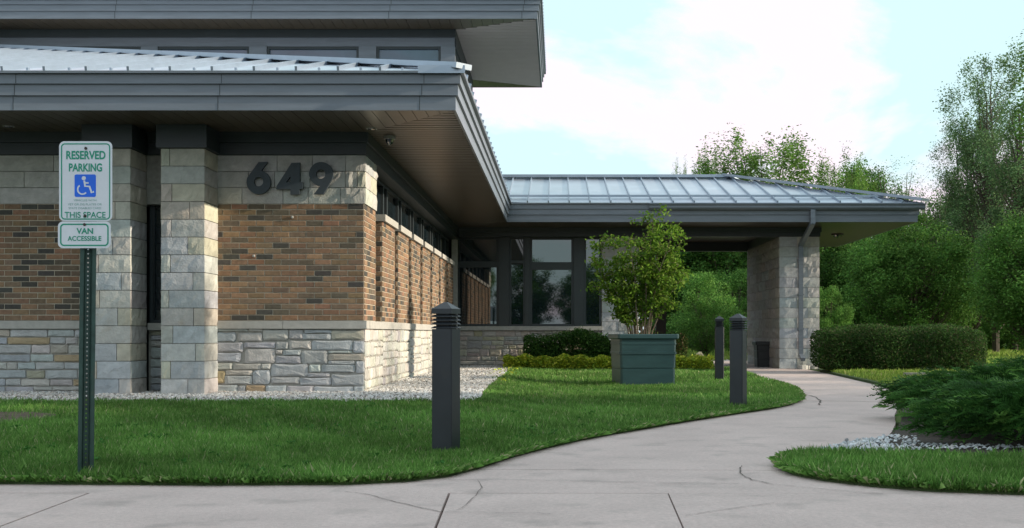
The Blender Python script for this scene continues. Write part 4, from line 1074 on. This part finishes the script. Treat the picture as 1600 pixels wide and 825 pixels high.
# ------------------------------------------------------------------ foliage
def leafmesh(name, C, Nn, size, cols, aspect=.55, up=0.3, droop=0.0, jitter=.3, mul=None):
    """C (n,3) leaf centres -> one mesh of folded diamond leaves"""
    n = len(C)
    d = RS.normal(0, 1, (n, 3)); d[:, 2] *= .6; d[:, 2] -= droop; d /= np.linalg.norm(d, axis=1)[:, None]
    nn = RS.normal(0, 1, (n, 3)); nn[:, 2] = np.abs(nn[:, 2]) + up
    s_ = np.cross(d, nn); s_ /= np.linalg.norm(s_, axis=1)[:, None] + 1e-9
    L_ = size * RS.uniform(1 - jitter, 1 + jitter, n)[:, None]; W2 = L_ * aspect * .5
    nv = np.cross(s_, d)
    A = C - d * L_ * .5; B = C + d * L_ * .5; S1 = C + s_ * W2 + nv * W2 * .3 - d * L_ * .06; S2 = C - s_ * W2 + nv * W2 * .3 - d * L_ * .06
    V = np.stack([A, S1, B, S2], 1).reshape(-1, 3); Q = np.arange(n * 4).reshape(n, 4)
    c = np.array(cols)[RS.choice(len(cols), n)] * RS.uniform(.75, 1.25, (n, 1))
    if mul is not None: c = c * mul[:, None]
    return npmesh(name, V, Q, c)

def tree_kind(H, Rx, base, ncl, nleaf, size, cr, cols, trunk_r, shape='oval', seed=1, bark='bark', forks=1, tilt=0.0, shell=.55, el=(1, 1, .75)):
    """returns (trunk mesh, crown mesh) with the base at the origin"""
    rs = np.random.RandomState(seed); mb = MB()
    cz_ = (H + base) / 2; hz_ = (H - base) / 2
    cen = []
    while len(cen) < ncl:
        p = rs.uniform(-1, 1, 3)
        r_ = np.linalg.norm(p)
        if r_ > 1 or r_ < shell * rs.rand() ** .5: continue
        t = (p[2] + 1) / 2
        k = {'oval': 1.0, 'cone': 1.35 * (1 - .75 * t), 'vase': .6 + .55 * t, 'tall': .8 + .25 * math.sin(t * 9)}[shape]
        cen.append((p[0] * Rx * k + tilt * (cz_ + p[2] * hz_), p[1] * Rx * k, cz_ + p[2] * hz_))
    cen = np.array(cen)
    stems = []
    for s_ in range(forks):
        a = rs.uniform(0, 6.28); sp = 0 if forks == 1 else Rx * .35
        top = Vector((math.cos(a) * sp + tilt * H * .9, math.sin(a) * sp, H * .92)); pts = []
        for i in range(9):
            t = i / 8; pts.append(Vector((top.x * t ** 1.3 + rs.normal(0, .02) * H * .3 * (t > 0), top.y * t ** 1.3 + rs.normal(0, .02) * H * .3 * (t > 0), top.z * t)))
        rad = [trunk_r * (1 - .88 * (i / 8)) * (1.25 if i == 0 else 1) / (forks ** .4) for i in range(9)]
        mb.tube(pts, rad, 7); stems.append((pts, rad))
    for c in cen:
        pts, rad = stems[rs.randint(forks)]
        hh = max(base * .5, c[2] - (abs(c[0] - tilt * c[2]) + abs(c[1])) * rs.uniform(.5, .9) - .1 * H); t = min(.93, max(.08, hh / (H * .92))); i = int(t * 8)
        a = pts[i].lerp(pts[i + 1], t * 8 - i); b = Vector(c); m_ = a.lerp(b, .5) + Vector((0, 0, -.04 * H * rs.rand())); r0 = min(rad[i] * .5, trunk_r * .3)
        mb.tube([a, a.lerp(m_, .6), m_, b], [r0, r0 * .7, r0 * .45, r0 * .12], 4)
    # leaves around the clumps, clump size varies, leaves thin out outwards
    wgt = rs.uniform(.4, 1.6, ncl); wgt /= wgt.sum(); idx = rs.choice(ncl, nleaf, p=wgt)
    off = np.clip(rs.normal(0, 1, (nleaf, 3)), -2.0, 2.0); off *= (cr * (0.55 + .7 * rs.rand(ncl))[idx])[:, None] * np.array(el)
    C = cen[idx] + off * .6; C[:, 2] = np.maximum(C[:, 2], .08)
    shade = rs.uniform(.68, 1.30, ncl)
    me = leafmesh('crown', C, None, size, cols, mul=shade[idx])
    tr = mb.mesh('trunk', recalc=False); tr.materials.append(M[bark]); me.materials.append(M['leaf'])
    return tr, me
GL = [(.095, .22, .045), (.12, .25, .05), (.075, .18, .035), (.14, .27, .055)]
GD = [(.06, .15, .03), (.08, .18, .035), (.045, .12, .025), (.10, .20, .04)]
GY = [(.13, .28, .05), (.15, .27, .055), (.10, .20, .04), (.18, .28, .06)]
GS = [(.12, .22, .09), (.15, .25, .10), (.10, .19, .075), (.18, .27, .12)]
K = {
 'maple': tree_kind(5.8, 2.6, .4, 220, 62000, .105, .52, GL, .16, 'oval', 3),
 'broad': tree_kind(9.0, 3.0, 1.0, 170, 48000, .145, .66, GD, .2, 'oval', 5),
 'light': tree_kind(10.5, 2.7, 3.0, 210, 30000, .115, .50, GY, .17, 'vase', 8, forks=4, el=(.62, .62, 1.45)),
 'poplar': tree_kind(13, 2.7, 2.0, 240, 38000, .10, .50, GS, .2, 'tall', 12, forks=3, el=(.8, .8, 1.1)),
 'sparse': tree_kind(9.5, 2.6, 2.0, 160, 7000, .075, .50, GS, .12, 'vase', 15, forks=4),
 'bush': tree_kind(3.2, 1.8, .15, 110, 26000, .085, .36, GL, .05, 'oval', 18, forks=3),
}
def tree(kind, x_, y_, sc_=1.0, rz=None, label='', name='tree', cat='tree', group='trees beyond the building', z=-.06, sx=1.0):
    t = thing(name, label, cat, (x_, y_, z), rz if rz is not None else rnd.uniform(0, 6.28), group)
    t.scale = (sc_ * sx, sc_ * sx, sc_)
    for nm, me in zip(('trunk', 'crown'), K[kind]):
        o = bpy.data.objects.new(nm, me); COL.objects.link(o); o.parent = t
    return t
def T(kind, px, D_, topy, label, sx=1.0, **k):
    """tree seen at photo column px, distance D_, with its top at photo row topy"""
    s_ = F / D_; H = {'maple': 5.8, 'broad': 9, 'light': 10.5, 'poplar': 13, 'sparse': 9.5, 'bush': 3.2}[kind] * 0.97
    sc_ = (EYE + (520 - topy) / s_) / H
    return tree(kind, (px - 873) / s_, D_, sc_, label=label, sx=sx, **k)
T('maple', 1432, 43, 345, 'dense rounded green tree filling the gap right of the canopy roof', sx=1.05, rz=.4)
T('broad', 1340, 52, 395, 'dark low tree in shade directly right of the canopy pier', sx=1.3)
T('broad', 1500, 56, 310, 'dark leafy tree behind the right shoulder of the rounded tree', sx=1.1)
T('light', 1190, 62, 216, 'loose pale green tree standing above the canopy ridge', sx=1.3, rz=1.0)
T('light', 1312, 58, 250, 'bright green tree rising behind the sloping end of the canopy roof', sx=.75)
T('broad', 1352, 66, 272, 'bushy mid green crown low over the canopy roof end', sx=.8)
T('light', 1106, 64, 242, 'small upright tree at the left foot of the pale tree above the ridge', sx=.35)
T('light', 1063, 66, 262, 'lone small treetop just poking over the canopy ridge', sx=.22)
T('sparse', 1395, 60, 250, 'thin grey twiggy tree almost without leaves above the rounded tree', sx=1.15)
T('sparse', 1462, 54, 285, 'second thin twiggy tree left of the tall poplar', sx=1.0)
T('poplar', 1516, 46, 182, 'shorter airy poplar forming the left shoulder of the tall one', sx=.85)
T('poplar', 1556, 44, 85, 'tallest airy poplar at the right side, thin leaves against the sky', sx=.95, rz=2.0)
T('poplar', 1615, 40, 150, 'dense poplar cut by the right edge of the frame', sx=1.25)
T('broad', 1585, 50, 330, 'dark bushy tree under the tall poplars at the right edge', sx=1.0)
T('light', 1738, 24, -20, 'nearer tree whose leaves hang in at the top right corner of the frame', sx=.95)
T('bush', 1530, 50, 470, 'low bush at the meadow edge under the poplars', sx=1.2)
T('bush', 1590, 51, 455, 'low bush at the meadow edge at the right frame border', sx=1.3)
T('bush', 1295, 34, 452, 'light green shrub directly right of the canopy pier', sx=.55)
T('bush', 1105, 38, 432, 'light green shrub seen through the canopy passage, left of the pier', sx=.75)
T('bush', 1150, 41, 428, 'second light green shrub in the passage, touching the pier', sx=.8)
T('broad', 1080, 55, 300, 'dark tree seen through the canopy passage behind the planted shrub', sx=1.2)
T('broad', 1140, 53, 290, 'dark tree seen through the canopy passage behind the light shrubs', sx=1.1)
T('broad', 1200, 57, 300, 'dark tree hidden mostly behind the canopy pier', sx=1.1)
T('broad', 1260, 50, 330, 'dark tree crown touching the canopy roof from behind', sx=1.0)
T('maple', 1385, 48, 372, 'second rounded tree behind the left side of the dense rounded one', sx=1.0)
T('maple', 1640, 36, 330, 'round tree cut off by the right frame edge', sx=1.1)
# wooded edge outside the frame on the right; it casts the shade on lawn and front wall
for i, (x_, y_, kd, s_) in enumerate([(15, .0, 'broad', .95), (16.5, 3.4, 'broad', 1.0), (14.5, 6.4, 'broad', .80), (20, 5.5, 'broad', 1.1), (21, 0.0, 'broad', 1.1), (14, -4, 'maple', 1.2), (19, -5, 'broad', 1.0), (15.3, 10.3, 'broad', .84), (13.5, 12.0, 'sparse', .5), (13, 14.2, 'sparse', .62), (14.8, 16.0, 'sparse', .6), (12.3, 17.6, 'sparse', .55), (15.5, 19.6, 'sparse', .7), (17, 14.5, 'sparse', .8), (19.5, 12.5, 'bush', 1.5)]):
    tree(kd, x_, y_, s_, label='shade tree beyond the right frame edge', group='shade trees right of the frame')
# trees across the parking lot, seen mirrored in the windows
for i in range(16):
    tree(['broad', 'maple', 'light'][i % 3], -26 + i * 4.0 + rnd.uniform(-1, 1), -34 - rnd.uniform(0, 6), [.74, 1.05, .66][i % 3], label='tree across the parking lot mirrored in the windows', group='trees across the parking lot')

# far wood behind everything, one mass
n = 60000
Xw = RS.uniform(-10, 62, n); hcap = 6.5 + 1.2 * np.sin(Xw * .6) + .8 * np.sin(Xw * 1.7 + 1)
C = np.stack([Xw, RS.uniform(70, 76, n), RS.rand(n) ** .8 * hcap], 1)
link('far_wood', leafmesh('far_wood', C, None, .42, GD), M['leaf'], kind='stuff')
n = 22000
Xw = RS.uniform(2, 34, n); C = np.stack([Xw, 53 + RS.normal(0, .8, n) + 1.2 * np.sin(Xw), RS.rand(n) ** 1.5 * (1.3 + .5 * np.sin(Xw * 1.3))], 1)
link('undergrowth', leafmesh('undergrowth', C, None, .20, GD + GL), M['leaf'], kind='stuff')

# clipped hedge right of the pier
def hull_pts(n, x0, x1, y0, y1, z0, z1, round_=.25, wob=.06, inner=.35):
    p = RS.uniform(-1, 1, (n, 3)); k = (np.abs(p) ** 6).sum(1) ** (1 / 6); r_ = 1 - inner * RS.rand(n) ** 1.6
    p = p / k[:, None] * r_[:, None]
    c = np.array([(x0 + x1) / 2, (y0 + y1) / 2, (z0 + z1) / 2]); h_ = np.array([(x1 - x0) / 2, (y1 - y0) / 2, (z1 - z0) / 2])
    q = c + p * h_
    q[:, 2] += wob * np.sin(q[:, 0] * 4.2) * (q[:, 2] > c[2]) + RS.normal(0, wob * .5, n) * (q[:, 2] > c[2]); q[:, 1] += wob * np.sin(q[:, 0] * 5.3 + 1); q[:, 2] = np.maximum(q[:, 2], z0)
    return q
def shrub(name, label, cat, C, size, cols, stems, mat='leaf', group=None, loc=None, aspect=.5):
    t = thing(name, label, cat, loc, 0, group)
    link('foliage', leafmesh('foliage', C, None, size, cols, aspect=aspect), M[mat], t)
    mb = MB()
    for a, b, r_ in stems:
        a = Vector(a); b = Vector(b); m_ = a.lerp(b, .5) + Vector((rnd.uniform(-.04, .04), rnd.uniform(-.04, .04), 0)); mb.tube([a, m_, b], [r_, r_ * .7, r_ * .35], 5)
    P('stem', mb, 'bark', t)
    return t
HG = [(.042, .10, .024), (.055, .125, .028), (.032, .075, .02), (.075, .15, .035), (.10, .10, .05)]
Ch = hull_pts(80000, 5.30, 8.75, 23.2, 24.7, .04, .97, wob=.035, inner=.6)
shrub('clipped_hedge', 'long clipped dark green hedge right of the canopy pier', 'hedge', Ch, .042, HG,
      [((x_, 23.9, .0), (x_ + rnd.uniform(-.2, .2), 23.9, .6), .02) for x_ in np.linspace(5.8, 8.8, 12)], loc=(7.2, 23.9, .03))
# low kerb of the bed behind the juniper
kb = thing('bed_edging', 'low weathered concrete edging in the grass in front of the hedge end', 'edging', (7.0, 20.4, .04))
for i in range(5):
    mb = MB(); rock(mb, 6.15 + i * .36, 6.15 + i * .36 + .352, .02, .12, fy(20.4), bulge=.006, col=(.30, .27, .24), back=.16, nv=2); P('edging_block', mb, 'stone', kb)

# evergreen shrubs before the far window wall
YG = [(.50, .56, .05), (.62, .64, .09), (.34, .46, .05), (.20, .32, .04)]
DG = [(.04, .10, .022), (.055, .13, .028), (.028, .07, .018), (.08, .17, .035)]
for (x0, x1, h_, lb) in ((-.80, .35, .80, 'low dark evergreen shrub under the window sill, left one'), (.30, 1.15, .84, 'low dark evergreen shrub between its twin and the green planter'), (1.1, 2.2, .72, 'dark evergreen shrub hidden behind the green planter')):
    shrub('evergreen_shrub', lb, 'shrub', hull_pts(9000, x0, x1, 25.7, 26.75, .05, h_, wob=.07, inner=.7), .06, DG, [(((x0 + x1) / 2, 26.3, 0), ((x0 + x1) / 2 + .1, 26.3, .5), .02)],
          loc=((x0 + x1) / 2, 26.3, .03), group='evergreen shrubs along the window wall')
shrub('reddish_shrub', 'loose olive and reddish shrub right of the green planter', 'shrub', hull_pts(5000, 2.15, 3.0, 26.6, 27.6, .05, .85, wob=.1, inner=.9), .055,
      [(.07, .10, .025), (.10, .11, .03), (.12, .07, .04), (.06, .12, .03)], [((2.6, 27.1, 0), (2.7 + k_ * .1, 27.1, .6), .01) for k_ in (-2, 0, 2)], loc=(2.6, 27.1, .03))
n = 26000
Xg = RS.uniform(-1.2, 3.35, n); Yg = RS.uniform(24.75, 25.75, n); C = np.stack([Xg, Yg, .05 + RS.rand(n) * (.27 + .02 * np.sin(Xg * 6) + .03 * np.sin(Xg * 15))], 1)
link('ground_cover', leafmesh('ground_cover', C, None, .055, YG, aspect=.65, up=1.0), M['leaf'], kind='stuff')
C = np.concatenate([weeds(110, -5, 1.5, 6.4, 9.5), weeds(60, -3, 3.5, 9.5, 16)])
link('weeds', leafmesh('weeds', C, None, .028, [(.05, .17, .03), (.07, .20, .04)], aspect=.7), M['leaf'], kind='stuff')
n = 260; C = np.stack([RS.uniform(-1.3, -.75, n), RS.uniform(17, 24, n), RS.uniform(.06, .13, n)], 1)
link('weeds', leafmesh('weeds', C, None, .06, YG, aspect=.6), M['leaf'], kind='stuff')

# multi-stemmed shrub growing in the green planter
tl = thing('planted_shrub', 'leafy multi stemmed light green shrub growing in the green planter', 'shrub', (PX, PY, .75))
cen = []
stemsP = MB(); zb = .74
spread = [(-.78, .0, 1.9), (-.70, .15, 2.15), (-.62, .0, 1.7), (-.45, .2, 2.2), (-.25, -.2, 2.2), (-.05, .15, 2.25), (.12, -.1, 2.56), (.28, .2, 2.38), (.5, .1, 1.9), (-.3, .1, 1.7), (.3, .0, 1.75), (.45, -.05, 2.1), (.62, .1, 1.75), (-.5, -.1, 1.5), (.02, .0, 1.9), (.38, -.2, 2.35)]
for (dx_, dy_, zt) in spread:
    b0 = Vector((PX + dx_ * .22 - .02, PY + dy_ * .3, zb - .05)); tp = Vector((PX + dx_ + .05, PY + dy_, zt)); pts = []
    for i in range(7):
        t_ = i / 6; p = b0.lerp(tp, t_); p.x = b0.x + (tp.x - b0.x) * t_ ** 1.5 + rnd.uniform(-.015, .015); p.y += rnd.uniform(-.02, .02); pts.append(p)
    stemsP.tube(pts, [.013 * (1 - .75 * i / 6) for i in range(7)], 5)
    for i in range(2, 7):
        for q in range(3):
            a_ = rnd.uniform(0, 6.28); l_ = rnd.uniform(.12, .34) * (1.1 - .3 * abs(i - 4) / 3); e_ = pts[i] + Vector((math.cos(a_) * l_, math.sin(a_) * l_ * .8, rnd.uniform(-.02, .22)))
            if i == 2 and abs(dx_) < .4: continue
            stemsP.tube([pts[i], pts[i].lerp(e_, .5) + Vector((0, 0, .02)), e_], [.005, .0035, .0015], 4)
            for m_ in range(5): cen.append(pts[i].lerp(e_, .25 + m_ * .2))
P('stem', stemsP, 'bark_pale', tl)
cen = np.array([tuple(c) for c in cen]); n = 10500
idx = RS.choice(len(cen), n); C = cen[idx] + RS.normal(0, .05, (n, 3)) * np.array([1, 1, .9])
C[:, 0] += .0
keep = (C[:, 2] > .93 + .12 * np.sin(C[:, 0] * 9)); C = C[keep]
lm = leafmesh('foliage', C, None, .058, [(.10, .20, .02), (.13, .25, .025), (.16, .28, .03), (.07, .15, .02), (.20, .28, .05)], aspect=.55, droop=.5)
link('foliage', lm, M['leaf'], tl)

# spreading junipers
def juniper(label, cx_, cy_, rx, ry_, h_, nspray, seed, group='spreading junipers on the bed'):
    rs = np.random.RandomState(seed)
    t = thing('juniper', label, 'shrub', (cx_, cy_, .03), 0, group)
    V = []; Cc = []
    a = rs.uniform(0, 2 * np.pi, nspray); r_ = rs.rand(nspray) ** .55
    tier = rs.choice([.45, .7, 1.0], nspray, p=[.3, .3, .4])
    wob = 1 + .20 * np.sin(a * 5 + seed) + .13 * np.sin(a * 11 + 2)
    px_ = cx_ + np.cos(a) * r_ * rx * wob; py_ = cy_ + np.sin(a) * r_ * ry_ * wob
    hz_ = h_ * tier * np.sqrt(np.clip(1 - (r_ * .93) ** 2.2, 0, 1)) * (1 + .16 * np.sin(px_ * 5.1) * np.cos(py_ * 4.3)) + .05 + rs.normal(0, .025, nspray)
    Ls = rs.uniform(.12, .26, nspray)
    dx_ = np.cos(a) * .9 + rs.normal(0, .35, nspray); dy_ = np.sin(a) * .9 + rs.normal(0, .35, nspray); dz_ = rs.uniform(.0, .45, nspray)
    d = np.stack([dx_, dy_, dz_], 1); d /= np.linalg.norm(d, axis=1)[:, None]
    base_ = np.stack([px_, py_, hz_], 1)
    up_ = np.stack([rs.normal(0, .35, nspray), rs.normal(0, .35, nspray), np.ones(nspray)], 1); s_ = np.cross(d, up_); s_ /= np.linalg.norm(s_, axis=1)[:, None]
    nn = np.cross(s_, d)
    cols = np.array([(.042, .12, .026), (.055, .15, .032), (.03, .085, .02), (.085, .20, .04), (.12, .25, .055)])
    sc_ = cols[rs.choice(5, nspray, p=[.3, .25, .25, .13, .07])]
    nseg = 11
    for k in range(nseg):
        u = k / (nseg - 1); o = base_ + d * (Ls * u)[:, None] + np.array([0, 0, 1]) * (-.06 * u * u)
        for sg_ in (-1, 1):
            ln = Ls * .42 * (1 - .75 * u) * rs.uniform(.7, 1.3, nspray)
            e = o + (s_ * sg_ * .75 + d * .75 + nn * rs.normal(0, .25, nspray)[:, None]) * ln[:, None]
            wv = nn * .004 + d * .0075
            m_ = (o + e) / 2
            q = np.stack([o, m_ + wv, e, m_ - wv], 1); V.append(q.reshape(-1, 3)); Cc.append(sc_ * rs.uniform(.8, 1.2, (nspray, 1)) * (.85 + .35 * u))
    V = np.concatenate(V); n_ = len(V) // 4
    link('foliage', npmesh('foliage', V, np.arange(n_ * 4).reshape(n_, 4), np.concatenate(Cc)), M['needle'], t)
    mb = MB()
    for i in range(16):
        an = rnd.uniform(0, 6.28); rr_ = rnd.uniform(.4, .85)
        e_ = Vector((cx_ + math.cos(an) * rx * rr_, cy_ + math.sin(an) * ry_ * rr_, h_ * rnd.uniform(.3, .6))); b_ = Vector((cx_, cy_, .02))
        mb.tube([b_, b_.lerp(e_, .5) + Vector((0, 0, .08)), e_], [.03, .018, .006], 5)
    P('stem', mb, 'bark', t)
juniper('nearer spreading juniper overhanging the gravel bed at the right edge', 4.05, 8.62, 1.16, 1.12, .38, 4200, 3)
juniper('broad spreading juniper behind, reaching left over the path edge', 4.85, 10.8, 1.42, 1.4, .45, 5200, 5)
juniper('spreading juniper mostly outside the right frame edge', 5.6, 9.2, 1.2, 1.2, .50, 2200, 9)

# small things
dd = thing('dandelion', 'single dandelion seed head on a thin stalk at the gravel bed edge', 'flower', (1.78, 8.05, .0))
x_, y_ = (1323 - 873) / 223., F / 223.
mb = MB(); mb.tube([(x_, y_, 0), (x_ + .004, y_, .05), (x_, y_, .075)], .0016, 5); P('stalk', mb, 'leaf' if False else 'bark_pale', dd)
C = RS.normal(0, 1, (240, 3)); C /= np.linalg.norm(C, axis=1)[:, None]; C = C * .013 * RS.uniform(.8, 1.05, (240, 1)) + np.array([x_, y_, .08])
link('seed_head', leafmesh('seed_head', C, None, .006, [(.5, .52, .54), (.35, .36, .38)]), M['leaf'], dd)
mb = MB(); n_ = 9
bo = []; 
for j in range(5):
    for i in range(n_):
        a = 2 * math.pi * i / n_; ph = math.pi * (j + .5) / 5 - math.pi / 2; rr_ = rnd.uniform(.85, 1.15)
        bo.append(((1093 - 873) / 51. + .13 * math.cos(ph) * math.cos(a) * rr_, 35.2 + .12 * math.cos(ph) * math.sin(a) * rr_, .10 + .15 * math.sin(ph) * rr_))
mb.add(bo, [(j * n_ + i, j * n_ + (i + 1) % n_, (j + 1) * n_ + (i + 1) % n_, (j + 1) * n_ + i) for j in range(4) for i in range(n_)] + [tuple(range(n_ - 1, -1, -1)), tuple(range(4 * n_, 5 * n_))])
mb.build('boulder', M['boulder'], label='small pale yellow boulder in the sun seen through the canopy passage', cat='boulder')
sp2 = thing('splash_stones', 'few flat stones at the foot of the downspout by the pier', 'stones', (5.7, 26.3, 0))
for i in range(6):
    mb = MB(); cx_, cy_ = 5.45 + rnd.uniform(-.05, .55), 26.25 + rnd.uniform(-.15, .3); r_ = rnd.uniform(.07, .14)
    p = [(cx_ + r_ * math.cos(2 * math.pi * k / 7) * rnd.uniform(.8, 1.2), cy_ + r_ * .8 * math.sin(2 * math.pi * k / 7) * rnd.uniform(.8, 1.2)) for k in range(7)]
    mb.extr([p], lambda u, v, d: (u, v, d), 0, .05 + .05 * rnd.random(), col=vjit(LS[0])); P('flat_stone', mb, 'stone', sp2)
